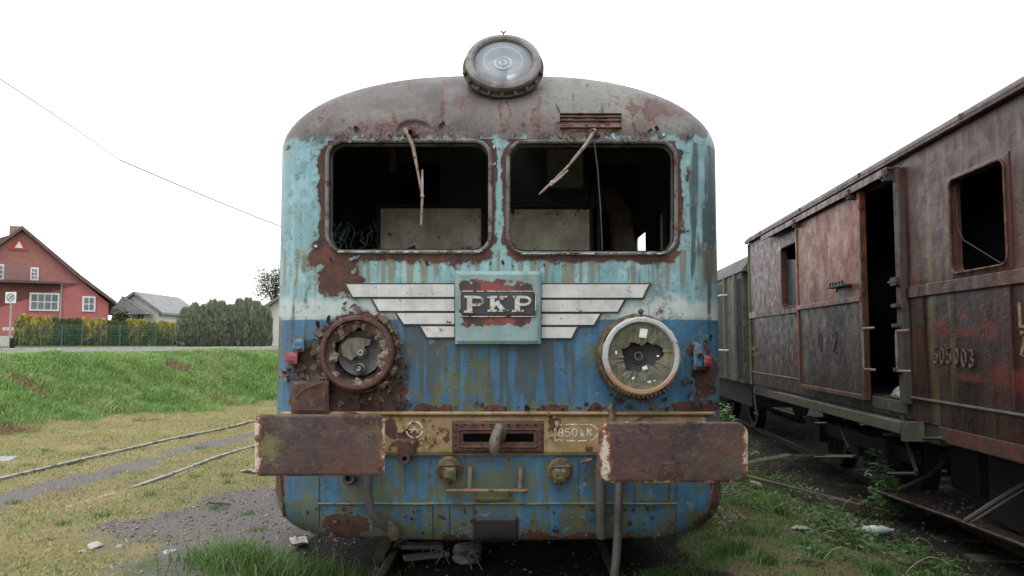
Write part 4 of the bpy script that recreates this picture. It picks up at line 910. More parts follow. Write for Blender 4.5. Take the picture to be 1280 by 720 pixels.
# ================================================================ GOODS WAGON on the right
WX, WY = 4.02, 13.5; WANG = math.atan2(-1, -.073)
WROOT = Matrix.Translation((WX, WY, 0)) @ Matrix.Rotation(WANG, 4, 'Z'); WINV = WROOT.inverted()
wagon = thing('goods_wagon', 'long rusty brown goods wagon with half-open sliding door, right of the blue train', 'wagon', (WX, WY, 0), WANG)
_cw = Vector(WINV @ Vector((0, 0, ZC)))
def WP(px, py, dep=0.):      # pixel -> point on the wagon wall plane (local y = -dep)
    d = (WINV.to_3x3() @ (at(px, py, 1.0)-Vector((0, 0, ZC)))); t = (-dep-_cw.y)/d.y; return _cw+d*t
def wpt(px, py): p = WP(px, py); return p.x, p.z
WFN = lambda a, b, d: Vector((a, -d, b))
def wagon_mat(name, c1, c2, c3, red=None, k=1., smear=()):
    m = M(name, .5, 0, .3); big = m.noise(1.3, 5, .6); mid = m.noise(7, 6, .65); fine = m.noise(40, 5, .7); x, y, z = m.sep()
    c = m.mix(m.rng(big, .35, .65), c1, c2)
    st = m.noise(1, 5, .62, m.vec(7, 7, .45)); st2 = m.noise(1, 4, .6, m.vec(19, 19, .8, loc=(2, 0, 5)))
    c = m.mix(m.mth('MULTIPLY', m.rng(st, .42, .62), .85), c, c3)
    c = m.mix(m.mth('MULTIPLY', m.rng(st2, .5, .72), .5), c, (.022, .018, .018))
    if red:      # old red lead showing in washed patches on the upper part
        v = m.mth('ADD', m.noise(2.2, 5, .6, m.vec(1.2, 1, .5, loc=(5, 2, 0))), m.mth('MULTIPLY', m.rng(z, 1.7, 2.6), .10))
        c = m.mix(m.mth('MULTIPLY', m.rng(v, .50, .62), red[0]), c, red[1])
    ys = m.rng(m.noise(1, 4, .6, m.vec(4.5, 5, .3, loc=(1.7, 3, 1))), .56, .68)
    c = m.mix(m.mth('MULTIPLY', ys, .6), c, (.13, .115, .035))
    sm = None
    for i_, q_ in enumerate(smear):
        (a0, b0), (a1, b1) = wpt(q_[0], q_[1]), wpt(q_[2], q_[3]); cx, cz, hx, hz = (a0+a1)/2, (b0+b1)/2, abs(a1-a0)/2, abs(b0-b1)/2
        u = m.mth('DIVIDE', m.mth('ABSOLUTE', m.mth('SUBTRACT', x, cx)), hx); v = m.mth('DIVIDE', m.mth('ABSOLUTE', m.mth('SUBTRACT', z, cz)), hz)
        w_ = m.mth('MAXIMUM', u, v); w_ = m.mth('MULTIPLY', m.mth('SUBTRACT', 1.6, w_), .9 if i_ in (1, 4, 5, 0) else .66); sm = w_ if sm is None else m.mth('MAXIMUM', sm, w_)
    if sm is not None:
        sm = m.mth('ADD', sm, m.mth('MULTIPLY', m.mth('SUBTRACT', m.noise(1, 5, .7, m.vec(9, 9, 3.5)), .5), 1.6))
        c = m.mix(m.mth('MULTIPLY', m.rng(sm, .25, .85), .85), c, m.mix(mid, (.085, .018, .015), (.15, .03, .022)))
    v = m.mth('ADD', m.mth('MULTIPLY', mid, .7), m.mth('MULTIPLY', fine, .3)); rf = m.rng(v, .57, .62)
    c = m.mix(m.mth('MULTIPLY', rf, .6), c, m.rustcol())
    c = m.mix(m.mth('MULTIPLY', m.rng(m.noise(90, 3, .7), .66, .70), .5), c, (.20, .18, .16))
    h = m.mth('ADD', m.mth('MULTIPLY', big, 3.), m.mth('ADD', mid, m.mth('MULTIPLY', fine, .4)))
    return m.done(c, m.rng(mid, .3, .7, .26, .54), m.bump(h, .6, .012))
WM = wagon_mat('rusty_brown_wagon_steel', (.026, .010, .007), (.062, .025, .018), (.118, .058, .048), (.45, (.095, .036, .028)))
REDP_ = [(1196, 386, 1209, 400), (1231, 402, 1247, 425), (1142, 412, 1152, 430), (1190, 408, 1226, 422), (1236, 456, 1263, 482), (1266, 462, 1285, 492), (1186, 464, 1232, 480), (1160, 400, 1192, 424)]
WLOW = wagon_mat('dark_lower_wagon_steel', (.015, .007, .005), (.032, .015, .011), (.052, .027, .021), (.25, (.07, .02, .015)), smear=REDP_)
WDOOR = wagon_mat('red_brown_door_steel', (.055, .026, .020), (.088, .038, .027), (.115, .065, .05), (.95, (.20, .055, .024)))
WROOF = weathered('grey_wagon_roof_felt', (.055, .052, .053), (.10, .097, .098), rust=.12, moss=.25, k=2, streak=.2, rough=.8)
MOSSW = weathered('mossy_wood_sill', (.055, .05, .042), (.09, .08, .065), rust=.0, moss=.42, k=2, streak=.1, rough=.9)
LEN = 17.0; EZ = 3.14; SZ = .765
def wall(name, x0, x1, z0, z1, holes, mat, parent, y=0., t=.05, step=.12, seed=0):
    xs = sorted(set([x0, x1]+[h[i] for h in holes for i in (0, 1) if x0 < h[i] < x1])); zz = sorted(set([z0, z1]+[h[i] for h in holes for i in (2, 3) if z0 < h[i] < z1]))
    def fill(a):
        o = []
        for p, q in zip(a[:-1], a[1:]):
            n = max(1, round((q-p)/step)); o += [p+(q-p)*k/n for k in range(n)]
        return o+[a[-1]]
    xs, zz = fill(xs), fill(zz); V = []; I = {}; fs = []
    def vid(i, j, s):
        if (i, j, s) not in I:
            I[(i, j, s)] = len(V); d = (float(fbm(xs[i]*1.6+seed, zz[j]*1.3, 3, 61))-.5)*.022 if s == 0 else 0
            if xs[i] in (x0, x1) or zz[j] in (z0, z1): d = 0
            V.append((xs[i], y+(d if s == 0 else t), zz[j]))
        return I[(i, j, s)]
    def solid(i, j):
        if i < 0 or j < 0 or i >= len(xs)-1 or j >= len(zz)-1: return False
        cx, cz = (xs[i]+xs[i+1])/2, (zz[j]+zz[j+1])/2
        return not any(h[0] < cx < h[1] and h[2] < cz < h[3] for h in holes)
    for i in range(len(xs)-1):
        for j in range(len(zz)-1):
            if not solid(i, j): continue
            fs.append((vid(i, j, 0), vid(i+1, j, 0), vid(i+1, j+1, 0), vid(i, j+1, 0))); fs.append((vid(i, j+1, 1), vid(i+1, j+1, 1), vid(i+1, j, 1), vid(i, j, 1)))
            for (di, dj, a, b) in ((-1, 0, (i, j), (i, j+1)), (1, 0, (i+1, j), (i+1, j+1)), (0, -1, (i, j), (i+1, j)), (0, 1, (i, j+1), (i+1, j+1))):
                if not solid(i+di, j+dj): fs.append((vid(*a, 0), vid(*a, 1), vid(*b, 1), vid(*b, 0)))
    o = mesh(name, V, fs, mat, parent, True)
    bm = bmesh.new(); bm.from_mesh(o.data); bmesh.ops.recalc_face_normals(bm, faces=bm.faces); bm.to_mesh(o.data); bm.free()
    o.data.set_sharp_from_angle(angle=R(30)); return o
s_w1 = (wpt(979, 350)[0], wpt(1003, 350)[0]); s_w2 = (wpt(1191, 280)[0], wpt(1262, 280)[0])
s_op = (wpt(1006, 350)[0]-.05, wpt(1129, 350)[0])
BELT = 1.90; DT = 2.97; DB = .93
holes = [(s_w1[0], s_w1[1], 1.93, 2.79), (s_w2[0], s_w2[1], 1.985, 2.735), (s_op[0]+2.1, s_op[1], DB, DT), (10.4, 11.3, 1.985, 2.735), (13.0, 13.9, 1.985, 2.735)]
upper = wall('upper_wall', 0, LEN, BELT, EZ, holes, WM, wagon); lower = wall('lower_wall', 0, LEN, SZ, BELT, holes, WLOW, wagon, y=.004)
wall('rear_wall', 0, LEN, SZ, EZ, [], WLOW, wagon, y=2.78, step=1)
mb = MB(); mb.box((0.002, .055, SZ), (.05, 2.775, EZ)); mb.box((LEN-.05, .055, SZ), (LEN-.002, 2.775, EZ)); mb.build('end_wall', WLOW, wagon)
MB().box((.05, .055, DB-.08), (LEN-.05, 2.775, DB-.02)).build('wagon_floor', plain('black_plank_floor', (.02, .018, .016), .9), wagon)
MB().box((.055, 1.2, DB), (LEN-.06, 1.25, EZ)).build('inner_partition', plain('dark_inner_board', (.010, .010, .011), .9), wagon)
# roof: shallow arc with an eave gutter
mb = MB(); V = []; n = 60
for s in (-.06, LEN+.06):
    for k in range(n+1): t = k/n; V.append((s, -.07+2.94*t, EZ+.005+.085*(1-math.exp(-min(t, 1-t)/.018))+.24*math.sin(PI*t)))
mb.add(V, [(k, k+1, n+1+k+1, n+1+k) for k in range(n)]+[tuple(range(n+1))+(), tuple(range(2*n+1, n, -1))]); mb.build('wagon_roof', WROOF, wagon, smooth=True)
mb = MB(); mb.bbox((-.05, -.065, EZ-.025), (LEN, -.012, EZ+.03), .01); mb.build('eave_gutter', WM, wagon)
mb = MB()
for s in np.arange(1.1, LEN, 2.15): mb.box((s-.012, -.0755, EZ+.0), (s+.012, -.02, EZ+.045))
mb.build('roof_seam', WROOF, wagon)
# belt rail, lower ridge, corner post, underframe sill
mb = MB(); mb.bbox((.03, -.022, BELT-.055), (s_op[0]-.02, .0, BELT+.045), .006); mb.bbox((s_op[1]+.06, -.022, BELT-.055), (LEN, .0, BELT+.045), .006); mb.build('belt_rail', WM, wagon)
mb = MB(); mb.bbox((.05, -.014, .955), (s_op[0], .006, .972), .003); mb.bbox((s_op[1]+.05, -.014, .955), (LEN, .006, .972), .003); mb.build('wall_ridge', plain('pale_worn_ridge', (.13, .12, .115), .5), wagon)
mb = MB(); mb.bbox((-.03, -.02, SZ-.02), (.03, .03, EZ-.03), .006); mb.build('corner_post', weathered('mossy_corner', (.10, .10, .05), (.14, .13, .06), rust=.2, moss=.5, k=2), wagon)
mb = MB(); mb.bbox((0, .02, SZ-.17), (s_op[1]+.6, .10, SZ-.004), .01); mb.build('sole_bar', STEEL, wagon)
mb = MB(); mb.bbox((s_op[1]+.6, -.005, SZ-.13), (LEN, .09, SZ-.004), .01); mb.build('red_sole_bar', weathered('red_lead_sill', (.10, .028, .02), (.14, .04, .028), rust=.45, k=2), wagon)
# running board
x_a = wpt(975, 487)[0]; x_b = wpt(1168, 530)[0]-.25
mb = MB(); mb.bbox((x_a, -.16, SZ-.085), (x_b, .015, SZ-.03), .008); mb.bbox((x_a, -.17, SZ-.11), (x_b+.02, -.145, SZ-.012), .005)
mb.bbox((x_b-.02, -.17, SZ-.17), (x_b+.03, .015, SZ-.0), .006); mb.build('running_board', MOSSW, wagon)
mb = MB(); mb.bbox((s_op[0]+2.2, -.01, DB-.13), (s_op[1], .20, DB-.015), .01); mb.build('door_sill', MOSSW, wagon)
# sliding door
d0, d1 = wpt(1004, 350)[0], wpt(1087, 350)[0]
DP = .07
door = wall('sliding_door', d0, d1, BELT+.02, DT+.03, [], WDOOR, wagon, y=-DP, t=.03, seed=4)
wall('door_lower_panel', d0, d1, DB-.02, BELT-.035, [], WLOW, door, y=-DP, t=.03, seed=9)
mb = MB(); mb.bbox((d0, -DP-.03, BELT-.035), (d1, -DP+.01, BELT+.02), .006); mb.bbox((d1-.05, -DP-.02, DB-.06), (d1+.02, -DP+.045, DT+.03), .008); mb.bbox((d0-.02, -DP-.015, DB-.06), (d0+.03, -DP+.04, DT), .006)
mb.bbox((d0, -DP-.01, DB-.06), (d1, -DP+.03, DB-.01), .006); mb.build('door_frame', WDOOR, door)
mb = MB(); mb.bbox((wpt(962, 296)[0], -.13, 3.035), (s_op[1]+.03, -.01, 3.055), .004); mb.bbox((wpt(962, 296)[0], -.135, 2.985), (s_op[1]+.03, -.12, 3.055), .004); mb.build('door_track', WM, wagon)
mb = MB()
for s in (d0+.12, d1-.15, s_op[1]-.02): mb.bbox((s-.03, -.15, 2.93), (s+.03, -.03, 3.04), .008); mb.tube([(s, -.15, 2.97), (s, -.175, 2.97)], .018, 8)
mb.build('track_bracket', STEEL, wagon)
mb = MB()      # door latch shelf
a = wpt(1064, 358); mb.bbox((a[0]-.28, -DP-.10, a[1]-.01), (a[0]+.25, -DP, a[1]+.012), .004)
for k in range(5): mb.tube([(a[0]-.2+k*.1, -DP-.09, a[1]), (a[0]-.2+k*.1, -DP-.09, a[1]+.05)], .012, 6)
mb.tube([(a[0]-.05, -DP-.06, a[1]), (a[0]-.05, -DP-.07, a[1]-.06)], .012, 6); mb.build('door_latch', STEEL, door)
def handrail(px, py0, py1, dep, par, mat=RUST):
    p, q = WP(px, py0, dep), WP(px, py1, dep); z0, z1 = q.z, p.z; s = (p.x+q.x)/2
    mb = MB(); mb.tube([(s+.06, -dep+.09, z0), (s, -dep, z0+.005), (s, -dep, z0+.05), (s, -dep, z1-.05), (s, -dep, z1-.005), (s+.06, -dep+.09, z1)], .013, 8)
    return mb.build('handrail', mat, par, smooth=True)
HRM = weathered('worn_pinkish_handrail', (.16, .11, .095), (.24, .18, .16), rust=.25, k=4); handrail(1079, 410, 462, DP+.12, door, HRM); handrail(1121, 413, 464, .15, wagon, HRM)
# door post with fittings on the near side of the opening
mb = MB(); s = s_op[1]; mb.bbox((s-.02, -.06, DB-.03), (s+.10, .06, DT+.06), .01); mb.build('door_post', weathered('mossy_post', (.04, .034, .032), (.055, .055, .045), rust=.35, moss=.15, k=2), wagon)
mb = MB()
for z in (1.98, 1.60, 1.78, 2.02, 1.2): mb.bbox((s-.05, -.10, z-.015), (s+.08, -.05, z+.02), .004)
mb.tube([(s-.1, -.09, 2.0), (s+.1, -.09, 2.0)], .014, 6); mb.build('post_latch', STEEL, wagon)
mb = MB()
for z in (1.0, 1.6, 1.95, 2.3, 2.8): mb.lathe([(.022, 0), (.022, .05)], Matrix.Translation((d1+.03, -DP-.01, z)), 8)
mb.build('door_hinge', RUST, door)
# window frames with rounded corners
def wframe(h, name='window_frame'):
    x0, x1, z0, z1 = h; mb = MB(); ou = []; inn = rrect(x0+.012, z0+.012, x1-.012, z1-.012, .07, 8)
    cx, cz = (x0+x1)/2, (z0+z1)/2
    for a, b in inn:
        u, v = (a-cx)/((x1-x0)/2-.012), (b-cz)/((z1-z0)/2-.012); m_ = max(abs(u), abs(v)); ou.append((cx+u/m_*((x1-x0)/2+.035), cz+v/m_*((z1-z0)/2+.035)))
    n = len(inn)
    vs = [(a, -.006, b) for a, b in ou]+[(a, -.020, b) for a, b in inn]+[(a, .06, b) for a, b in inn]+[(a, .01, b) for a, b in ou]
    fs = []
    for k in range(n):
        l = (k+1) % n
        for q in range(3): fs.append((q*n+k, q*n+l, ((q+1)%4)*n+l, ((q+1)%4)*n+k)) if q < 2 else None
        fs.append((3*n+k, 3*n+l, l, k))
    mb.add(vs, fs); o = mb.build(name, WM, wagon)
    mb = MB(); mb.tube([(a, -.024, b) for a, b in rrect(x0+.004, z0+.004, x1-.004, z1-.004, .075, 8)], .009, 6, closed=True)
    mb.build('rusty_beading', weathered('orange_beading', (.10, .045, .03), (.16, .07, .04), rust=.4, k=4), o); return o
for h in (holes[0], holes[1], holes[3], holes[4]): wframe(h)
mb = MB(); x0, x1, z0, z1 = holes[1]
mb.tube([(x0+.03, .01, z1-.06), (x0+.05, .02, z0+.34), (x0+.10, .03, z0+.26), (x1-.18, .02, z0+.03), (x1, .01, z0+.02)], .004, 5); mb.build('hanging_wire', STEEL, wagon)
mb = MB(); x0, x1, z0, z1 = holes[0]; pts = [(x0, .06, z0), (x1-.1, .06, z0), (x1-.05, .06, z0+.3), (x1-.3, .06, z0+.45), (x1-.2, .06, z0+.62), (x0, .06, z0+.7)]
mb.add(pts, [tuple(range(len(pts)))]); mb.add([(p[0], .075, p[2]) for p in pts], [tuple(range(len(pts)-1, -1, -1))]); mb.build('dirty_pane', plain('dusty_grey_glass', (.05, .055, .065), .4, .5, 12), wagon)
# dents: vertical stiffener ribs on the wall
mb = MB()
for px in (1157, 1266): a = wpt(px, 420)[0]; mb.tube([(a, -.002, .98), (a, -.004, 1.5), (a, -.004, 1.84)], .012, 6, flat=(1, .5))
mb.build('wall_rib', WLOW, wagon)
# lettering and old markings
CH = plain('pale_chalk', (.115, .078, .066), .9, .6, 60); mb = MB()
z_of = wpt(1193, 457)[1]; hh = wpt(1193, 437)[1]-z_of; s0 = wpt(1168, 447)[0]; adv = (wpt(1222, 447)[0]-s0)/6.3
writing(mb, '505', s0, z_of+.01, hh, adv, .009, WFN, .008, sx=.85, jit=.003); writing(mb, 'p03', s0+adv*3.15, z_of-.0, hh, adv*1.02, .014, WFN, .008, sx=.9, jit=.003)
mb.build('chalk_number', CH, wagon)
YL = plain('faded_yellow_lettering', (.24, .16, .085), .9, .45, 30); mb = MB()
s1 = wpt(1275, 400)[0]; writing(mb, 'L', s1, wpt(1276, 408)[1], .16, .2, .026, WFN, .007, sx=.8); writing(mb, 'Z', s1, wpt(1276, 444)[1], .15, .2, .028, WFN, .007, sx=.9)
mb.build('yellow_lettering', YL, wagon)
mb = MB(); s1 = wpt(940, 437)[0]; writing(mb, 'WARE', s1, wpt(944, 438)[1], .055, .10, .016, WFN, .0065, sx=1.3); writing(mb, '4713204', s1-.02, wpt(944, 446)[1], .055, .09, .016, WFN, .0065, sx=1.2); mb.build('stencil_lettering', YL, wagon)
mb = MB(); s1 = wpt(1031, 440)[0]; writing(mb, 'U-2', s1, wpt(1040, 440)[1], .22, .26, .02, lambda a, b, d: Vector((a, -DP-d, b)), .0065, sx=.9, jit=.006); mb.build('chalk_scrawl', plain('dim_chalk', (.085, .078, .075), .9), door)
# undergear
def wheelset(par, pos, mtf=lambda m: m, r=.46):
    for dy in (.66, 2.16):
        mt = mtf(Matrix.Translation((pos, dy, -.22+r)) @ Matrix.Rotation(R(90 if dy < 1 else -90), 4, 'X'))
        MB().lathe([(.03, -.02), (.14, .06), (.16, .0), (.36, .01), (.38, .06), (r, .07), (r, -.03), (r+.03, -.06), (r+.03, -.09), (.3, -.08), (.03, -.08)], mt, 36).build('wheel', UND, par, smooth=True)
    MB().tube([(pos, .66, -.22+r), (pos, 2.16, -.22+r)], .08, 12).build('axle', UND, par)
for s in (2.4, 4.7, 12.0, 14.3): wheelset(wagon, s)
mb = MB()
for s in (2.4, 12.0):
    mb.bbox((s-.7, .38, .22), (s+3.0, .46, .38), .01); mb.box((s+.9, .4, .1), (s+1.4, 2.4, .4))
    for q in (0, 2.3): mb.bbox((s+q-.14, .33, .10), (s+q+.14, .50, .42), .02)
    for q in (.3, .5, .7, 1.6, 1.8, 2.0): mb.tube([(s+q, .42, .0), (s+q, .42, .22)], .035, 8)
mb.box((0.3, .3, .55), (LEN-.2, 2.4, .60)); mb.build('bogie_frame', UND, wagon)
mb = MB(); 
for (pa, pb, dep) in (((1047, 528), (1062, 560), 0), ((1020, 529), (1034, 529), .1), ((1033, 570), (1070, 570), .0), ((1126, 532), (1146, 590), 0), ((1105, 543), (1135, 543), .08), ((1111, 592), (1145, 592), .0), ((1155, 548), (1180, 548), .02), ((1128, 520), (1132, 548), .03)):
    mb.tube([WP(*pa, dep), WP(*pb, dep)], .018, 6)
mb.build('underframe_rod', STEEL, wagon)
MB().tube([WP(1018, 571, .05), WP(1065, 571, .05)], .012, 6).build('yellow_brake_rod', plain('yellowish_rod', (.13, .12, .05)), wagon)
mb = MB(); mb.bbox((6.9, .35, .0), (9.6, 1.9, .55), .03); mb.bbox((5.9, .5, .1), (6.4, 1.6, .5), .03); mb.build('battery_box', UND, wagon)
mb = MB()      # step hanger at the far end, end handrail, chain hooks
mb.tube([(-.05, -.05, 1.05), (-.09, -.08, 1.1), (-.09, -.08, 1.68), (-.04, -.03, 1.76), (.0, -.01, 1.76)], .012, 6)
mb.tube([(.35, .0, .70), (.35, -.04, .60), (.5, -.04, .3)], .015, 6); mb.tube([(.35, -.04, .3), (.62, -.04, .3)], .015, 6); mb.build('end_handrail', STEEL, wagon)
mb = MB()
for yy in (.6, 2.1): mb.lathe([(.06, 0), (.06, .35), (.2, .37), (.2, .40)], Matrix.Translation((.0, yy, .95)) @ Matrix.Rotation(R(-90), 4, 'Y'), 18)
mb.build('end_buffer', UND, wagon)
# crumpled plastic bag on the floor by the door
bm = bmesh.new(); bmesh.ops.create_icosphere(bm, subdivisions=4, radius=1); rr = random.Random(3)
for v in bm.verts:
    n_ = float(fbm(v.co.x*2.2+9, v.co.y*2.2+v.co.z*1.7, 4, 71)); v.co *= .6+n_*.8; v.co = Vector((v.co.x*.26, v.co.y*.12, max(-.03, v.co.z*.10)))
bmv = [tuple(v.co) for v in bm.verts]; bmf = [tuple(v.index for v in f.verts) for f in bm.faces]; bm.free()
bp = WROOT @ Vector(((wpt(1107, 470)[0]), .22, DB+.015))
o = mesh('plastic_bag', bmv, bmf, plain('crumpled_white_plastic', (.34, .35, .37), .35), None, True); o.location = bp; o.rotation_euler = (0, 0, WANG)
tag(o, 'crumpled pale plastic bag lying on the floor in the open wagon doorway', 'plastic bag')

# ================================================================ GREEN COACH behind the wagon
coach = thing('passenger_coach', 'old green coach with a grey roof, end-on behind the rusty brown wagon', 'coach', (WX, WY, 0), WANG)
GRN = weathered('faded_green_paint', (.045, .062, .042), (.075, .092, .064), rust=.25, moss=.3, k=1.2, streak=.5, light=(.12, .14, .10))
CB = -16.5
mb = MB(); mb.bbox((CB, .0, .72), (-.62, 2.8, 2.72), .03); mb.build('body', GRN, coach)
mb = MB(); V = []; n = 14
for s in (CB-.05, -.5):
    for k in range(n+1): t = k/n; V.append((s, -.03+2.86*t, 2.70+.62*math.sin(PI*t)**.5))
mb.add(V, [(k, k+1, n+1+k+1, n+1+k) for k in range(n)]+[tuple(range(n+1)), tuple(range(2*n+1, n, -1))]); mb.build('roof', WROOF, coach, smooth=True)
mb = MB()
for x_ in (-1.15, -2.1): mb.bbox((x_-.05, -.05, .75), (x_+.05, .01, 2.72), .01)
mb.build('corner_post', weathered('mossy_green_post', (.085, .10, .065), (.11, .125, .08), rust=.15, moss=.4, k=2), coach)
mb = MB(); mb.bbox((-3.4, -.004, .80), (-2.15, .01, 2.6), .004); mb.build('end_door', plain('dark_door', (.02, .022, .022)), coach)
for z in (2.36, 1.3):
    mb = MB(); mb.tube([(-1.95, 0, z), (-1.95, -.10, z), (-2.25, -.12, z), (-2.32, -.12, z-.06)], .018, 6); mb.build('hook_handle', plain('white_painted_hook', (.55, .55, .52)), coach)
mb = MB(); mb.tube([(-.5, -.08, 1.2), (-.5, -.12, 1.3), (-.5, -.12, 1.75), (-.45, -.06, 1.82)], .016, 6); mb.build('end_handrail', STEEL, coach)
for k in range(6):
    mb = MB(); mb.bbox((-5.4-1.8*k, -.01, 1.7), (-4.4-1.8*k, .02, 2.4), .01); mb.build('window', BLACK, coach)
MB().bbox((-1.05, -.004, .80), (-.66, .01, 2.6), .004).build('painted_gap_shade', BLACK, coach)  # black panel on the side wall paints the shade of the end gap
mb = MB(); mb.box((CB+.3, .2, .3), (-.9, 2.6, .73)); mb.build('underframe', UND, coach)
for s in (-2.6, -4.9, -13.0, -15.0): wheelset(coach, s)

# ================================================================ TERRAIN
FT = Vector((-8.3, 12.95)); FD = Vector((.413, .911)); FNn = Vector((-.911, .413))
def bank_d(x, y): return (x-FT.x)*FNn.x+(y-FT.y)*FNn.y
def th(x, y, fine=True):
    x = np.asarray(x, float); y = np.asarray(y, float)
    d = bank_d(x, y); t = (x-FT.x)*FD.x+(y-FT.y)*FD.y
    dd = d+.5*(fbm(t/2.2, d/3, 3, 81)-.5)
    z = 1.22*sst(-.25, 3.1, dd)
    z = z-.30*sst(1.7, 3.5, x)*(1-sst(-2, 0, d))
    flat = 1-sst(3.0, 3.6, d)
    if fine: z = z+flat*((fbm(x/1.1, y/1.1, 4, 82)-.5)*.10+(fbm(x*4, y*4, 3, 83)-.5)*.022)+flat*sst(0, .8, d)*((fbm(x*1.3, y*1.3, 4, 84)-.5)*.22)
    z = np.where(d > 3.3, 1.22, z)
    ux = np.abs(x-X0); z = z-.10*(1-sst(1.3, 1.7, ux))*(y > 4.7)*(y < 26)*1.
    return z
def zones(x, y):
    d = bank_d(x, y); n1 = fbm(x/.7, y/.7, 4, 91); n2 = fbm(x/.22, y/.22, 3, 92)
    green = sst(-.15, .55, d+(n1-.5)*.9+(n2-.5)*.5)
    # right-hand weeds
    gr = sst(1.25, 1.75, x+(n1-.5)*.7)*(1-sst(3.3, 3.9, x+(n1-.5)*.8)); green = np.maximum(green, gr*sst(.42, .60, n1*.6+n2*.4)*.85)
    green = np.maximum(green, (1-sst(.0, .5, np.hypot((x+1.7)/1.0, (y-5.3)/.75)-.45+(n1-.5)*.4)))
    gravel = 1-sst(.55, 1.35, np.hypot((x+1.9)/1.15, (y-7.0)/1.75)+(n1-.5)*.9+(n2-.5)*.3)
    gravel = np.maximum(gravel, 1-sst(.2, 1.3, np.abs(x-trackx(y)-.05)/.30+(n1-.5)*1.6+(n2-.5)*.6))
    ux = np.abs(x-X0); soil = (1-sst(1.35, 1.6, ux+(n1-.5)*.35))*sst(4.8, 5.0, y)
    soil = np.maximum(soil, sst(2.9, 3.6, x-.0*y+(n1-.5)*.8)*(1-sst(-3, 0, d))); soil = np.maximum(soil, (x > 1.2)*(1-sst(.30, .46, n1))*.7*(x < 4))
    brown = sst(.70, .8, fbm(x/1.3, y/.8, 3, 93))*sst(.0, .4, d)*(1-sst(2.2, 3, d)); brown = np.maximum(brown, (1-sst(.5, 1, np.hypot((x+8.35)/1.0, (y-12.9)/.7)+(n1-.5)*.3)))
    brown = np.maximum(brown, 1-sst(.5, 1, np.hypot((x+6.75)/.35, (y-15.0)/.3)+(n1-.5)*.5))
    return green, gravel, soil, brown
def trackx(y):
    return np.interp(y, [0, 4, 7, 10, 14, 20, 28, 40], [-5.2, -4.95, -4.70, -4.5, -4.05, -3.2, -1.9, .6])
xs = np.concatenate([-np.geomspace(1500, 14.5, 26), np.arange(-14, 7.0, .055), np.geomspace(7.4, 1500, 26)])
ys = np.concatenate([-np.geomspace(1500, 5, 14), np.arange(-4, 3.6, .4), np.arange(3.8, 26, .055), np.geomspace(26.4, 2500, 32)])
XX, YY = np.meshgrid(xs, ys); ZZ = th(XX, YY); gz = zones(XX, YY)
P = np.stack([XX, YY, ZZ], -1).reshape(-1, 3); idx = np.arange(P.shape[0]).reshape(XX.shape)
Q = np.stack([idx[:-1, :-1], idx[:-1, 1:], idx[1:, 1:], idx[1:, :-1]], -1).reshape(-1, 4)
TM = M('overgrown_ground', .95, 0, .2); f1 = TM.noise(3, 6, .65); f2 = TM.noise(28, 5, .7); f3 = TM.noise(120, 3, .7); vo = TM.vor(60, out='Color')
_c = TM.mix(TM.rng(f1, .35, .65), (.27, .22, .11), (.20, .195, .095)); _c = TM.mix(TM.mth('MULTIPLY', TM.rng(f2, .45, .7), .6), _c, (.19, .14, .085)); _c = TM.mix(TM.mth('MULTIPLY', TM.rng(TM.noise(1.1, 4), .5, .65), .5), _c, (.33, .26, .12))
gvc = TM.mix(.85, vo, TM.mix(f3, (.075, .066, .062), (.14, .125, .12))); gvc = TM.mix(.9, TM.mix(vo, (0, 0, 0), (0, 0, 0)), TM.mix(TM.rng(f3, .3, .7), (.145, .13, .122), (.235, .212, .20)))
gvc = TM.mix(TM.rng(TM.noise(170, 2, .5), .66, .7), gvc, (.30, .28, .27))
f4 = TM.noise(9, 6, .7)
def thr(a, amp=1.3): return TM.rng(TM.mth('ADD', TM.attr(a), TM.mth('MULTIPLY', TM.mth('SUBTRACT', TM.mth('ADD', TM.mth('MULTIPLY', f2, .5), TM.mth('MULTIPLY', f4, .5)), .5), amp)), .28, .68)
_c = TM.mix(thr('olive'), _c, TM.mix(TM.rng(f2, .35, .65), (.095, .088, .042), (.155, .13, .065)))
_c = TM.mix(thr('green'), _c, TM.mix(f2, (.05, .09, .025), (.10, .15, .04)))
_c = TM.mix(thr('gravel'), _c, gvc)
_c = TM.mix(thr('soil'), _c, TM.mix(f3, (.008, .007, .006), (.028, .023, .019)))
_c = TM.mix(thr('brown'), _c, TM.mix(f2, (.09, .055, .03), (.15, .10, .055)))
TM = TM.done(_c, .95, TM.bump(TM.mth('ADD', TM.mth('MULTIPLY', f2, 1.), TM.mth('MULTIPLY', f3, .5)), .9, .03))
g = mesh('ground', P, Q, TM, None, True, attrs=dict(green=gz[0].ravel(), gravel=gz[1].ravel(), soil=gz[2].ravel(), brown=gz[3].ravel(), olive=(sst(.4, 1.2, XX)*(1-sst(-3, 0, bank_d(XX, YY)))).ravel())); g['kind'] = 'structure'

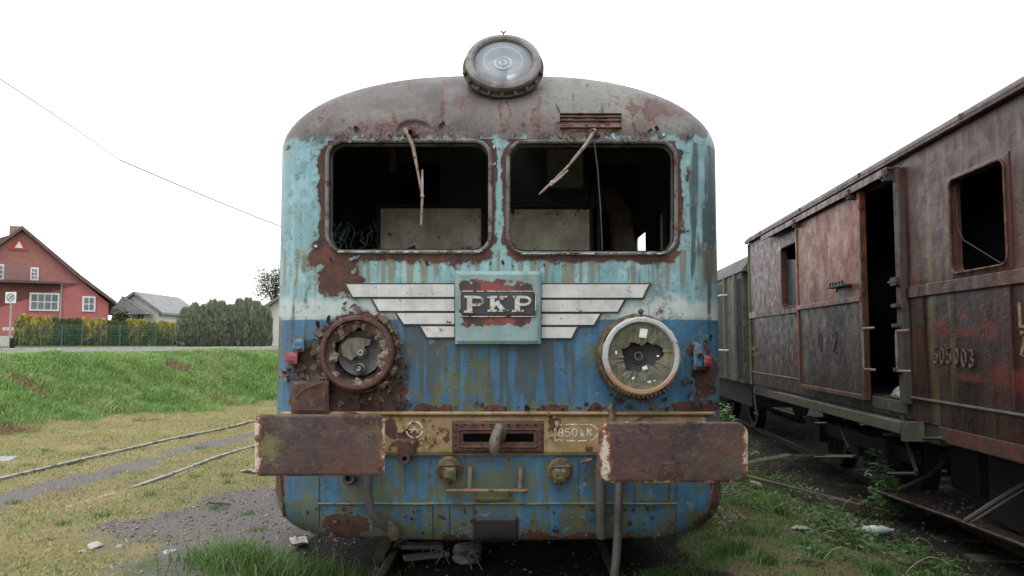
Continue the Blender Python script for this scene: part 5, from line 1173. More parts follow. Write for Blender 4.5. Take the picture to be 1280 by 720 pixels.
# road along the bank top
def strip(name, d0, d1, z, mat, t0=-60, t1=90, kind='structure', n=30):
    V = []
    for k in range(n+1):
        t = t0+(t1-t0)*k/n
        for d in (d0, d1): p = FT+FD*t+FNn*d; V.append((p.x, p.y, z))
    o = mesh(name, V, [(2*k, 2*k+2, 2*k+3, 2*k+1) for k in range(n)], mat); o['kind'] = kind; return o
ASPH = plain('worn_asphalt', (.13, .125, .125), .9, .15, 3)
strip('road', 3.9, 9.4, 1.228, ASPH); strip('pavement', 9.6, 11.6, 1.27, plain('pale_paving', (.25, .22, .22), .9))
def kerb(d, w, z0, z1):
    mb = MB(); V = []; n = 30
    for k in range(n+1):
        t = -60+150*k/n
        for a, b in ((d, z0), (d, z1), (d+w, z1), (d+w, z0)): p = FT+FD*t+FNn*a; V.append((p.x, p.y, b))
    mb.add(V, [(4*k+j, 4*k+4+j, 4*k+4+(j+1) % 4, 4*k+(j+1) % 4) for k in range(n) for j in range(4)]); o = mb.build('kerb', plain('pale_concrete_kerb', (.42, .41, .38), .85)); o['kind'] = 'structure'
kerb(3.62, .22, 1.1, 1.243); kerb(9.42, .16, 1.15, 1.285)

# ================================================================ RAILS
def rail_path(off, y0, y1, n, zf): return [Vector((float(trackx(y))+off, y, zf(y))) for y in np.linspace(y0, y1, n)]
RPROF = [(-.07, -.14), (.07, -.14), (.07, -.125), (.012, -.11), (.012, -.035), (.030, -.025), (.030, -.004), (.022, 0), (-.022, 0), (-.030, -.004), (-.030, -.025), (-.012, -.035), (-.012, -.11), (-.07, -.125)]
def rail(pts, mat):
    n = len(pts); V = []; m_ = len(RPROF)
    for i, p in enumerate(pts):
        t = (pts[min(i+1, n-1)]-pts[max(i-1, 0)]).normalized(); s = Vector((t.y, -t.x, 0)).normalized()
        for a, b in RPROF: V.append(p+s*a+Vector((0, 0, b)))
    fs = [(i*m_+k, i*m_+(k+1) % m_, (i+1)*m_+(k+1) % m_, (i+1)*m_+k) for i in range(n-1) for k in range(m_)]+[tuple(range(m_)), tuple((n-1)*m_+k for k in range(m_-1, -1, -1))]
    mb = MB(); mb.add(V, fs); return mb
RAILM = weathered('dull_grey_rail', (.19, .17, .155), (.27, .25, .235), rust=.25, k=2, streak=0, rough=.55)
RAILD = weathered('dark_rusty_rail', (.05, .038, .03), (.08, .06, .045), rust=.3, moss=.3, k=3)
tr = thing('railway_track', 'curving grass-grown railway track with pale rails crossing the yellow moss at left', 'railway track', (float(trackx(10.)), 10, 0)); WORLD.add(tr.name)
for off in (-.76, .76):
    zf = (lambda y: float(th(float(trackx(y))-.76, y, False))+.055) if off < 0 else (lambda y: .050+.0*y)
    rail(rail_path(off, 3, 27, 90, lambda y, o_=off: float(np.mean(th(float(trackx(y))+o_, y+np.linspace(-.8, .8, 9))))+(.034 if o_ < 0 else .010+.018*min(1, max(-2.5, (y-8.3)/2.)))), RAILM).build('rail', RAILM, tr)
tt = thing('railway_track', 'dark track under the front end of the blue train', 'railway track', (X0, 8, 0)); WORLD.add(tt.name)
for off in (-.76, .76): rail([Vector((X0+off, y, -.05)) for y in np.linspace(3.5, 26, 30)], RAILD).build('rail', RAILD, tt)
mb = MB()
for y in np.arange(4, 25, .65): mb.bbox((X0-1.2, y-.11, -.2), (X0+1.2, y+.11, -.125+.02*random.random()), .015)
sl_ = weathered('rotten_sleeper', (.035, .028, .022), (.06, .05, .04), rust=0, moss=.3, k=2)
for y in np.arange(5.2, 11, .65): MB().bbox((X0-1.2, y-.11, -.2), (X0+1.2, y+.11, -.115), .015).build('sleeper', sl_, tt)
tw = thing('railway_track', 'dark track half buried beneath the rusty brown wagon', 'railway track', (WX, WY, 0), WANG)
for yy in (.66, 2.16):
    rail([Vector((s, yy, -.22)) for s in np.linspace(-17, 17, 40)], RAILD).build('rail', RAILD, tw)
for s in np.arange(1.0, 12, .65): MB().bbox((s-.11, .2, -.42), (s+.11, 2.6, -.29), .015).build('sleeper', sl_, tw)
SPLIT = {'underframe_rod', 'step_bracket', 'grille_slat', 'roof_seam', 'track_bracket', 'beam_bolt', 'rim_clamp', 'panel_seam', 'glass_shard', 'door_hinge', 'post_latch', 'bulb_ring', 'side_hook', 'wall_rib', 'rim_bolt', 'dangling_wire', 'panel_frame', 'end_buffer', 'corner_post', 'belt_rail', 'wall_ridge', 'chalk_number', 'end_handrail', 'rusty_edge_strip', 'battery_box', 'window_pane', 'bulb_socket', 'end_wall'}
# ================================================================ GRASS
def leafmat(name, stops, rough=.6, trans=True):
    m = M(name, rough, 0, .3); c = m.ramp(m.attr('tint'), stops)
    m.b.inputs['Subsurface Weight'].default_value = 0
    m.put(m.b.inputs['Base Color'], c)
    if trans:
        t = m.n('ShaderNodeBsdfTranslucent'); m.put(t.inputs[0], c); mx_ = m.n('ShaderNodeMixShader'); mx_.inputs[0].default_value = .28
        m.nt.links.new(m.b.outputs[0], mx_.inputs[1]); m.nt.links.new(t.outputs[0], mx_.inputs[2])
        m.nt.links.new(mx_.outputs[0], m.nt.nodes['Material Output'].inputs[0])
    return m.m
GRASS = leafmat('grass_blades', [(0, (.055, .115, .025)), (.35, (.125, .26, .06)), (.6, (.22, .40, .11)), (.8, (.34, .44, .17)), (1, (.40, .34, .19))])
MOSSG = leafmat('yellow_moss_blades', [(0, (.14, .20, .055)), (.3, (.25, .28, .09)), (.6, (.36, .33, .12)), (.85, (.42, .36, .18)), (1, (.20, .14, .085))])
OLIVEG = leafmat('olive_moss_blades', [(0, (.07, .09, .03)), (.4, (.13, .14, .045)), (.7, (.20, .175, .07)), (1, (.15, .11, .065))])
VERGE = leafmat('verge_blades', [(0, (.05, .10, .028)), (.35, (.10, .19, .05)), (.6, (.16, .25, .075)), (.8, (.24, .25, .11)), (1, (.28, .24, .15))])
TUFTG = leafmat('tuft_blades', [(0, (.04, .085, .02)), (.35, (.085, .165, .045)), (.65, (.15, .24, .075)), (.85, (.22, .24, .11)), (1, (.26, .22, .13))])
def blades(name, x, y, z, h, wd, lean, tint, mat, lab=None):
    n = len(x); a = rng.uniform(0, 2*PI, n); la = rng.uniform(0, 2*PI, n); ca, sa = np.cos(a), np.sin(a); lx, ly = np.cos(la)*lean, np.sin(la)*lean
    V = np.zeros((n, 5, 3))
    V[:, 0] = np.stack([x-ca*wd/2, y-sa*wd/2, z-.01], 1); V[:, 1] = np.stack([x+ca*wd/2, y+sa*wd/2, z-.01], 1)
    mx_, my_, mz = x+lx*.35*h, y+ly*.35*h, z+h*.58
    V[:, 2] = np.stack([mx_-ca*wd*.38, my_-sa*wd*.38, mz], 1); V[:, 3] = np.stack([mx_+ca*wd*.38, my_+sa*wd*.38, mz], 1)
    V[:, 4] = np.stack([x+lx*h, y+ly*h, z+h*(1-.25*np.minimum(lean, 1.5))], 1)
    b = (np.arange(n)*5)[:, None, None]; T = (b+np.array([[0, 1, 2], [1, 3, 2], [2, 3, 4]])[None]).reshape(-1, 3)
    o = mesh(name, V.reshape(-1, 3), T, mat, None, False, attrs={'tint': np.repeat(np.clip(tint, 0, 1), 5)}); tag(o, kind='stuff')
    if lab: o['label'] = lab
    return o
def scatter(n, x0, x1, y0, y1): return rng.uniform(x0, x1, n), rng.uniform(y0, y1, n)
# bank grass
n = 210000; t = rng.uniform(-9, 16, n); d = rng.uniform(-.3, 3.75, n)
x = FT.x+FD.x*t+FNn.x*d; y = FT.y+FD.y*t+FNn.y*d; gz = zones(x, y)
vis = (x > -.72*y-1) & (x < 1) & (y > 6); cl = fbm(x/.35, y/.35, 3, 101); cl2 = fbm(x/1.3, y/1.3, 3, 102)
k = vis & (rng.random(n) < gz[0]*(1-.85*np.clip(gz[3], 0, 1))*(.25+1.3*cl))
x, y, cl, cl2, d = x[k], y[k], cl[k], cl2[k], d[k]; n = len(x)
blades('bank_grass', x, y, th(x, y), (.04+.17*cl**1.5)*rng.uniform(.6, 1.3, n)*(1-.75*sst(2.2, 3.0, d)), rng.uniform(.007, .015, n), rng.uniform(.3, 1.9, n), .58+(cl2-.5)*.6+(cl-.5)*.4+rng.normal(0, .14, n)+(rng.random(n) < .06)*.4, GRASS, 'lush green grass on the embankment')
n = 26000; t = rng.uniform(-9, 16, n); d = rng.uniform(-.4, 3.4, n); x = FT.x+FD.x*t+FNn.x*d; y = FT.y+FD.y*t+FNn.y*d; b = zones(x, y)[3]; k = (rng.random(n) < b*1.5+.02); x, y = x[k], y[k]; n = len(x)
blades('dead_grass', x, y, th(x, y), rng.uniform(.04, .14, n), rng.uniform(.008, .016, n), rng.uniform(.8, 2.5, n), rng.uniform(.8, 1.1, n), leafmat('dead_grass_blades', [(0, (.16, .10, .05)), (1, (.20, .13, .075))]), 'brown dead grass patches on the bank')
# yellow moss and short turf
n = 190000; x = rng.uniform(-9.5, .3, n); y = 4.2+rng.random(n)**1.2*18; gz = zones(x, y); cl = fbm(x/.3, y/.3, 3, 103); cl2 = fbm(x/1.0, y/1.0, 3, 104)
k = (rng.random(n) < (1-gz[0])*(1-.96*gz[1])*(1-gz[2])*(.15+1.5*cl)) & (x > -.72*y-.6)
x, y, cl, cl2 = x[k], y[k], cl[k], cl2[k]; n = len(x)
blades('moss_turf', x, y, th(x, y), rng.uniform(.008, .03, n)*(.5+cl*1.2), rng.uniform(.006, .014, n), rng.uniform(.3, 2.2, n), .5+(cl2-.5)*1.0+rng.normal(0, .2, n), MOSSG, 'short yellow moss and dry turf')
n = 9000; x = rng.uniform(-9, -.5, n); y = rng.uniform(5, 20, n); cl = fbm(x/.45, y/.45, 3, 105); gz = zones(x, y); k = (cl > .60) & (gz[1] < .6) & (gz[2] < .5); x, y = x[k], y[k]; n = len(x)
blades('sparse_grass', x, y, th(x, y), rng.uniform(.02, .07, n), rng.uniform(.006, .011, n), rng.uniform(.2, 1.5, n), rng.uniform(.1, .6, n), GRASS, 'sparse green tufts in the moss')
# right side verge
n = 90000; x = rng.uniform(1.1, 4.0, n); y = 4.4+rng.random(n)**1.3*11; gz = zones(x, y); cl = fbm(x/.28, y/.28, 3, 106); cl2 = fbm(x/.9, y/.9, 3, 107)
k = (rng.random(n) < np.clip(gz[0]*.8+.04, 0, 1)*np.clip((cl-.35)*3, 0, 1)*np.where(x > 3.5, .35, 1)); x, y, cl, cl2 = x[k], y[k], cl[k], cl2[k]; n = len(x)
blades('verge_grass', x, y, th(x, y), (.012+.065*cl**1.6)*rng.uniform(.6, 1.4, n), rng.uniform(.004, .009, n), rng.uniform(.5, 2.0, n), .30+(cl2-.5)*.8+rng.normal(0, .16, n)+(rng.random(n) < .14)*.5, VERGE, 'rough green verge between the train and the wagon')
n = 75000; x = rng.uniform(1.1, 4.3, n); y = 4.4+rng.random(n)**1.3*11; gz = zones(x, y); cl = fbm(x/.35, y/.35, 3, 108); k = rng.random(n) < (1-gz[2]*.8)*(.1+1.2*cl)*.75; x, y = x[k], y[k]; n = len(x)
blades('moss_turf', x, y, th(x, y), rng.uniform(.006, .022, n), rng.uniform(.005, .011, n), rng.uniform(.3, 2.2, n), .2+rng.normal(0, .25, n), OLIVEG, 'dull yellow moss on the right-hand verge')
# tall foreground tuft at the train's left and small tufts under its front
def tuft(n, cx, cy, sx, sy, h0, h1, w0, w1, t0, t1, lean=(.2, 1.2)):
    x = rng.normal(cx, sx, n); y = rng.normal(cy, sy, n); return x, y, rng.uniform(h0, h1, n), rng.uniform(w0, w1, n), rng.uniform(*lean, n), rng.uniform(t0, t1, n)
T = [tuft(1700, -1.62, 5.32, .22, .13, .07, .22, .004, .008, .2, .75), tuft(900, -1.25, 5.38, .2, .12, .03, .1, .004, .008, .1, .7), tuft(420, -1.95, 5.4, .12, .12, .05, .14, .004, .007, .3, .85)]
for cx, cy, nn in ((-.95, 5.2, 260), (-.7, 5.15, 220), (-.35, 5.12, 160), (-.05, 5.1, 140), (.35, 5.15, 200), (.55, 5.1, 160), (.95, 5.3, 260), (1.2, 5.5, 200), (1.5, 5.7, 320), (1.45, 6.5, 240), (1.85, 6.2, 160), (2.5, 5.6, 200), (2.2, 7.4, 200), (2.7, 6.6, 160), (2.95, 5.7, 160), (1.9, 8.6, 240), (2.4, 9.2, 200), (3.1, 7.9, 160)):
    T.append(tuft(nn, cx, cy, .09, .07, .03, .09 if cx > 1 else .10, .004, .008, .05, .6))
for _ in range(40): T.append(tuft(130, rng.uniform(1.3, 3.4), rng.uniform(5.2, 12), .05, .05, .03, .12, .004, .009, .0, .55))
for _ in range(30): T.append(tuft(50, rng.uniform(-7, -1.9), rng.uniform(6, 12), .04, .04, .02, .07, .004, .008, .2, .7))
T = [np.concatenate(c) for c in zip(*T)]
blades('grass_tufts', T[0], T[1], th(T[0], T[1]), T[2], T[3], T[4], T[5], TUFTG, 'longer grass tufts around the train')

# broad-leaf weeds
LEAF = leafmat('weed_leaves', [(0, (.035, .075, .022)), (.5, (.065, .125, .04)), (1, (.12, .18, .07))], .45)
def leafset(cs, sizes, tints, up=.6, rngl=rng):
    """flat pointed leaves with a fold at given centres"""
    n = len(cs); a = rngl.uniform(0, 2*PI, n); tl = rngl.uniform(-.9, .5, n)*(1-up)+rngl.uniform(0, .6, n)*up
    d = np.stack([np.cos(a)*np.cos(tl), np.sin(a)*np.cos(tl), np.sin(tl)], 1); s = np.stack([-np.sin(a), np.cos(a), rngl.uniform(-.4, .4, n)], 1); u = np.cross(d, s)
    L = np.asarray(sizes)[:, None]; V = np.zeros((n, 6, 3)); c = np.asarray(cs)
    V[:, 0] = c; V[:, 1] = c+d*L*.4+s*L*.24-u*L*.05; V[:, 2] = c+d*L*.4-s*L*.24-u*L*.05; V[:, 3] = c+d*L*.75+s*L*.15-u*L*.05; V[:, 4] = c+d*L*.75-s*L*.15-u*L*.05; V[:, 5] = c+d*L-u*L*.12
    b = (np.arange(n)*6)[:, None, None]; T_ = (b+np.array([[0, 1, 2], [1, 3, 2], [2, 3, 4], [3, 5, 4]])[None]).reshape(-1, 3)
    return V.reshape(-1, 3), T_, np.repeat(np.clip(tints, 0, 1), 6)
def weeds(pts, name, lab):
    C = []; S = []; Ti = []
    for (cx, cy, r, n, h, s) in pts:
        x = rng.normal(cx, r*.5, n); y = rng.normal(cy, r*.5, n); z = th(x, y)+rng.random(n)*h*np.exp(-((x-cx)**2+(y-cy)**2)/(r*r)); C.append(np.stack([x, y, z], 1)); S.append(rng.uniform(.5, 1.2, n)*s); Ti.append(rng.uniform(0, 1, n)*.8+.1)
    V, T_, ti = leafset(np.concatenate(C), np.concatenate(S), np.concatenate(Ti)); o = mesh(name, V, T_, LEAF, None, attrs={'tint': ti}); tag(o, lab, None, kind='stuff')
W = [(rng.uniform(1.45, 3.4), rng.uniform(5.2, 12.5), rng.uniform(.1, .25), 70, rng.uniform(.04, .16), .045) for _ in range(46)]
W += [(rng.uniform(3.0, 4.2), rng.uniform(7.5, 14), .12, 46, .12, .05) for _ in range(26)]
W += [(2.75, 6.6, .3, 300, .22, .06), (2.9, 7.2, .3, 260, .25, .06), (3.0, 8.2, .3, 260, .25, .06), (2.2, 9.5, .35, 260, .2, .05), (1.9, 10.5, .3, 200, .2, .05), (3.2, 6.2, .25, 200, .2, .06), (-.6, 5.15, .2, 90, .05, .035), (-.95, 5.25, .2, 90, .05, .035), (.3, 5.1, .25, 80, .05, .035), (.75, 5.2, .2, 90, .05, .035)]
W += [(rng.uniform(-1.4, 1.2), rng.uniform(5.1, 5.5), .1, 26, .03, .03) for _ in range(14)]+[(rng.uniform(-6, -2), rng.uniform(7, 12), .1, 20, .04, .035) for _ in range(14)]
weeds(W, 'ground_weeds', 'low broad-leaved weeds scattered over the ground')

# ---------------------------------------------------------------- plants that stand out
def shrub(name, label, loc, stems, leafn, leafs, mat, cat='bush', stemc=(.05, .05, .02)):
    t_ = thing(name, label, cat, loc); mb = MB(); C = []; rr = random.Random(hash(label) % 1000 if False else len(label))
    for (dx, dy, hh, bend) in stems:
        pts = [Vector((0, 0, 0))]
        for k in range(1, 7): f = k/6; pts.append(Vector((dx*f+bend*math.sin(f*3), dy*f, hh*f)))
        mb.tube(pts, [.008*(1-.1*k) for k in range(7)], 5)
        for _ in range(leafn):
            f = rr.uniform(.22, .999); i = min(5, int(f*6)); p = pts[i].lerp(pts[i+1], f*6-i if f < 1 else 1); a = rr.uniform(0, 2*PI); rad = rr.uniform(.01, .13)*(1.15-f*.55)
            C.append(p+Vector((math.cos(a)*rad, math.sin(a)*rad, rr.uniform(-.02, .05))))
    mb.build('stem', plain('weed_stem', stemc), t_)
    V, T_, ti = leafset(np.array([tuple(c) for c in C]), np.array([rr.uniform(.6, 1.2)*leafs for _ in C]), np.array([rr.uniform(.1, 1) for _ in C]), .4)
    mesh('leaves', V, T_, mat, t_, attrs={'tint': ti}); return t_
LEAF2 = leafmat('glossy_elder_leaves', [(0, (.10, .21, .07)), (.5, (.19, .35, .13)), (1, (.32, .48, .22))], .4)
gp = lambda px, py: (lambda Y: at(px, py, Y))(next((Y for Y in np.arange(4.5, 30, .02) if at(px, py, Y).z <= float(th(at(px, py, Y).x, Y))), 20))
e = gp(1110, 640); shrub('young_elder', 'young leafy elder shoot growing beside the wagon running board', (e.x, e.y, e.z), [(-.08, .0, .62, -.05), (-.02, .05, .45, .03), (.03, -.02, .32, .05), (.0, .0, .22, -.04), (.09, .04, .3, .0)], 80, .092, LEAF2, 'shrub')
e = gp(1100, 648); shrub('weed_bush', 'dense low weed clump at the foot of the elder shoot', (e.x, e.y-.1, e.z), [(-.1, .0, .22, -.05), (.1, .05, .2, .03), (.18, -.02, .22, .05), (-.2, .0, .2, -.04), (.0, .04, .26, .0)], 70, .05, LEAF, 'weeds')
shrub('weed_bush', 'small green bush between the blue train and the green coach', (3.15, 11.9, -.25), [(-.1, .0, .75, -.05), (.05, .05, .65, .03), (.12, -.02, .55, .05), (-.16, .0, .5, -.04), (.0, .04, .8, .0)], 110, .08, LEAF2)
shrub('weed_bush', 'low weeds behind the right buffer of the blue train', (2.45, 9.4, -.1), [(-.1, .0, .25, -.05), (.05, .05, .25, .03), (.12, -.02, .2, .05)], 80, .07, LEAF, 'weeds')

# ---------------------------------------------------------------- rubbish and stones
def stone(name, lab, cat, px, py, s, mat, group=None, sq=.6, Y=None, dz=0, seed=1, sx=1.):
    p = gp(px, py) if Y is None else at(px, py, Y); rr = random.Random(seed); bm = bmesh.new(); bmesh.ops.create_icosphere(bm, subdivisions=3, radius=1); k = rr.uniform(0, 50)
    for v in bm.verts:
        n_ = float(fbm(v.co.x*1.6+k, v.co.y*1.6+v.co.z*2, 3, 111)); v.co = Vector([round(c*2.2)/2.2*.35+c*.65 for c in v.co])*(.65+.7*n_); v.co = Vector((v.co.x*s*sx, v.co.y*s, v.co.z*s*sq))
    o = mesh(name, [tuple(v.co) for v in bm.verts], [tuple(v.index for v in f.verts) for f in bm.faces], mat, None, False); bm.free()
    o.location = (p.x, p.y, p.z+s*sq*.35+dz); o.rotation_euler = (0, 0, rr.uniform(0, 3)); return tag(o, lab, cat, group)
WST = plain('pale_chalky_stone', (.34, .33, .31), .8, .15, 20); GST = plain('grey_stone', (.20, .19, .18), .85, .25, 12)
stone('stone', 'white stone in the weeds just right of the right buffer', 'stone', 944, 607, .115, WST, seed=3, sq=.4, sx=1.3)
stone('stone', 'small white stone on the moss at bottom left', 'stone', 119, 684, .045, WST, seed=5, sq=.5, sx=1.5)
stone('stone', 'tiny white stone left of the bigger one on the moss at bottom left', 'stone', 104, 691, .025, WST, seed=6)
stone('stone', 'tiny white stone right of the bigger one on the moss at bottom left', 'stone', 149, 684, .022, WST, seed=8)
stone('stone', 'grey stone on the black gravel patch near the lower edge', 'stone', 212, 691, .04, WST, seed=9, sq=.4, sx=1.4)
stone('stone', 'pale stone in the grass in front of the wagon, beyond the white stone', 'stone', 944, 569, .08, GST, seed=10)
stone('concrete_lump', 'upper grey concrete lump on the dark soil under the train', 'rubble', 584, 689, .11, GST, seed=12, sq=.45, sx=1.1)
stone('concrete_lump', 'lower grey concrete lump on the dark soil under the train', 'rubble', 584, 701, .10, GST, seed=14, sq=.4, sx=1.1)
# specks of gravel and litter crumbs
n = 6000; x = rng.uniform(-3.6, -.9, n); y = rng.uniform(5, 9.5, n); gz = zones(x, y); k = gz[1] > .5; x, y = x[k], y[k]
x2 = rng.uniform(1.3, 3.6, 260); y2 = rng.uniform(5, 12, 260); x3 = rng.uniform(-1.2, 1.2, 500); y3 = rng.uniform(5.1, 7.5, 500); x4 = np.concatenate([rng.uniform(-7, -2, 160), rng.uniform(2.9, 5.6, 2600)]); y4 = np.concatenate([rng.uniform(6, 12, 160), rng.uniform(5, 17, 2600)])
x = np.concatenate([x, x2, x3, x4]); y = np.concatenate([y, y2, y3, y4]); z = th(x, y); n = len(x); sz = rng.exponential(.004, n)+.003; sz = np.minimum(sz, .018)
OC = np.array([[1, 0, 0], [-1, 0, 0], [0, 1, 0], [0, -1, 0], [0, 0, .6], [0, 0, -.6]]); OF = np.array([[0, 2, 4], [2, 1, 4], [1, 3, 4], [3, 0, 4], [2, 0, 5], [1, 2, 5], [3, 1, 5], [0, 3, 5]])
V = OC[None]*sz[:, None, None]*rng.uniform(.6, 1.4, (n, 6, 1)); V += np.stack([x, y, z+sz*.25], 1)[:, None]; F_ = (np.arange(n)*6)[:, None, None]+OF[None]
GV = M('mixed_gravel'); GV = GV.done(GV.ramp(GV.attr('tint'), [(0, (.08, .072, .066)), (.6, (.17, .155, .145)), (.9, (.25, .23, .22)), (1, (.42, .40, .38))]), .85)
tag(mesh('gravel', V.reshape(-1, 3), F_.reshape(-1, 3), GV, None, attrs={'tint': np.repeat(rng.random(n), 6)}), 'loose gravel and crumbs', kind='stuff')
# crumpled white paper by the train corner
def crumple(name, lab, cat, px, py, sx, sy, h, mat, seed):
    p = gp(px, py); rr = random.Random(seed); n = 12; V = []
    for j in range(n+1):
        for i in range(n+1): u, v = i/n-.5, j/n-.5; V.append((u*sx+rr.uniform(-.1, .1)*sx/n*3, v*sy, .012+h*float(fbm(u*7+seed, v*7, 3, 120))*max(0, 1-abs(u)*1.4)*1.2))
    V2 = [(a, b, c-.003) for a, b, c in V]; I = lambda j, i: j*(n+1)+i; fs = [(I(j, i), I(j, i+1), I(j+1, i+1), I(j+1, i)) for j in range(n) for i in range(n)]; N = len(V)
    o = mesh(name, V+V2, fs+[tuple(N+k for k in reversed(f)) for f in fs], mat); o.location = p; o.rotation_euler = (0, 0, rr.uniform(0, 3)); return tag(o, lab, cat)
PAP = plain('dirty_white_paper', (.30, .29, .28), .8, .2, 20)
crumple('paper_scrap', 'torn white paper scraps on gravel at the lower left corner of the train', 'paper', 372, 679, .17, .12, .05, PAP, 4)
crumple('paper_scrap', 'white scrap of paper beside the gravel at the far side of the left buffer', 'paper', 312, 591, .22, .08, .04, PAP, 6)
crumple('plastic_scrap', 'flattened pale plastic scrap lying in the right-hand weeds', 'plastic scrap', 1002, 665, .18, .06, .05, plain('pale_dirty_plastic', (.32, .30, .29), .6), 8)
p = gp(1095, 668); PET = plain('cloudy_bottle_plastic', (.30, .36, .34), .25, .2)
mt = Matrix.Translation(p+Vector((0, 0, .04))) @ Matrix.Rotation(R(78), 4, 'Z') @ Matrix.Rotation(R(88), 4, 'X')
bt = MB().lathe([(.002, -.13), (.036, -.125), (.04, -.10), (.036, -.06), (.040, -.02), (.035, .02), (.040, .05), (.03, .09), (.014, .12), (.013, .135)], mt, 18, jag=.004).build('plastic_bottle', PET, None, smooth=True)
MB().lathe([(.015, .133), (.016, .155), (.002, .156)], mt, 14).build('bottle_cap', plain('dull_pink_cap', (.30, .10, .14)), bt); MB().lathe([(.0405, -.05), (.0408, .0)], mt, 18).build('bottle_band', plain('pale_band', (.4, .42, .42)), bt)
tag(bt, 'crushed clear plastic bottle lying in the right-hand weeds', 'bottle')
p = gp(1112, 688); mt = Matrix.Translation(p+Vector((0, 0, .03))) @ Matrix.Rotation(R(-30), 4, 'Z') @ Matrix.Rotation(R(60), 4, 'X')
cp = MB().lathe([(.003, -.05), (.024, -.05), (.034, .045), (.036, .05), (.032, .046), (.022, -.044)], mt, 20, jag=.004).build('paper_cup', PAP, None, smooth=True); tag(cp, 'squashed white cup in the grass in front of the plastic bottle', 'cup')
# planks, sticks
WD = weathered('grey_weathered_wood', (.12, .11, .10), (.19, .175, .16), rust=0, moss=.2, k=3, rough=.9); WDM = weathered('mossy_wood', (.05, .045, .03), (.075, .07, .045), rust=0, moss=.35, k=3, rough=.9)
def plank(lab, a, b, w_, t_, mat, name='plank', cat='plank', seed=0):
    a, b = Vector(a), Vector(b); l = (b-a).length; rr = random.Random(seed); mb = MB(); n = 8; d = (b-a).normalized(); s = Vector((-d.y, d.x, 0)).normalized(); u = s.cross(d)*-1; V = []
    if u.z < 0: u = -u
    for k in range(n+1):
        c = a.lerp(b, k/n); ww = w_/2*(1+rr.uniform(-.12, .12)); V += [c-s*ww, c+s*ww, c+s*ww*.96+u*t_, c-s*ww*.96+u*t_*rr.uniform(.85, 1.1)]
    mb.add(V, [(4*k+j, 4*k+4+j, 4*k+4+(j+1) % 4, 4*k+(j+1) % 4) for k in range(n) for j in range(4)]+[(0, 1, 2, 3), (4*n+3, 4*n+2, 4*n+1, 4*n)])
    return tag(mb.build(name, mat), lab, cat)
zt = lambda x, y: float(th(x, y))
def gpt(px, py, dz=0): p = gp(px, py); return (p.x, p.y, p.z+dz)
plank('grey weathered board half hidden in soil under the train centre', gpt(505, 704, .02), gpt(560, 698, .02), .07, .03, WD, seed=1)
plank('short grey board behind the other one under the train centre', gpt(500, 690, .03), gpt(552, 688, .02), .10, .03, WD, seed=2)
plank('mossy plank jutting from under the train near its left air hose', gpt(474, 704, .01), (-.88, 6.3, .02), .09, .05, WDM, seed=3)
plank('mossy slab leaning in the weeds beside the green coach', (3.0, 10.6, -.16), (3.75, 10.9, -.08), .16, .03, WDM, 'slab', 'slab', seed=4)
plank('wider mossy slab lying under the far end of the wagon', (3.75, 11.2, -.16), (4.4, 11.0, -.10), .22, .04, WDM, 'slab', 'slab', seed=5)
plank('dark rail-like timber lying at the verge edge beside the wagon', (2.75, 9.6, -.17), (3.55, 7.9, -.22), .08, .06, RAILD, 'timber', 'timber', seed=6)
def stick(lab, pts, r, mat=WD, name='stick', cat='stick'): return tag(MB().tube(pts, [r*(1-.5*i/len(pts)) for i in range(len(pts))], 6).build(name, mat), lab, cat)
stick('thin dark stick on the black gravel left of the train', [gpt(262, 630, .02), gpt(272, 633, .03), gpt(288, 633, .02)], .014, RAILD)
mb = MB(); rr = random.Random(8)      # dead bramble under the front
for (px, py) in ((530, 690), (590, 712), (562, 706)):
    a = Vector(gpt(px, py)); pts = [a]; v = Vector((rr.uniform(-.6, .6), rr.uniform(-.2, .2), 1))
    for k in range(8): v = v+Vector((rr.uniform(-.4, .4), rr.uniform(-.2, .2), -.28)); pts.append(pts[-1]+v.normalized()*.045)
    mb.tube(pts, .004, 5)
    pts2 = [pts[3]]
    for k in range(5): pts2.append(pts2[-1]+Vector((rr.uniform(-.05, .05), rr.uniform(-.02, .02), rr.uniform(-.02, .03))))
    mb.tube(pts2, .003, 4)
tag(mb.build('dead_bramble', plain('bleached_stem', (.24, .19, .14))), 'dry bleached bramble stems arching over soil under the train front', kind='stuff')
mb = MB()
for k in range(9):
    a = Vector((rr.uniform(2.3, 3.3), rr.uniform(5.4, 8.5), 0)); a.z = zt(a.x, a.y); pts = [a]; v = Vector((rr.uniform(-.7, .7), rr.uniform(-.2, .2), .9))
    for _ in range(7): v = v+Vector((rr.uniform(-.2, .2), 0, -.2)); pts.append(pts[-1]+v.normalized()*.06)
    mb.tube(pts, .003, 4)
tag(mb.build('dry_weed', plain('pale_dry_stem', (.24, .20, .13))), 'thin dry stems arching over the weeds by the wagon', kind='stuff')
mb = MB()
for k in range(5):
    a = Vector((1.95+rr.uniform(-.1, .3), 8.6+rr.uniform(-.4, .4), 0)); a.z = zt(a.x, a.y); mb.tube([a, a+Vector((rr.uniform(.1, .3), 0, rr.uniform(.15, .3))), a+Vector((rr.uniform(.3, .5), .1, rr.uniform(.0, .2)))], .005, 4)
tag(mb.build('dry_twig_clump', plain('dry_twig', (.16, .12, .09))), 'bare dry twigs in the weeds beside the right buffer', 'twigs')
p = gp(0, 574); cs = MB().bbox((-.55, -.45, -.06), (.55, .45, .05), .01).build('concrete_slab', plain('wet_grey_concrete', (.24, .24, .25), .5), None); cs.location = (p.x-.38, p.y, p.z-.03); cs.rotation_euler = (0, 0, .3); tag(cs, 'flat grey concrete slab in the moss at the left edge', 'slab')

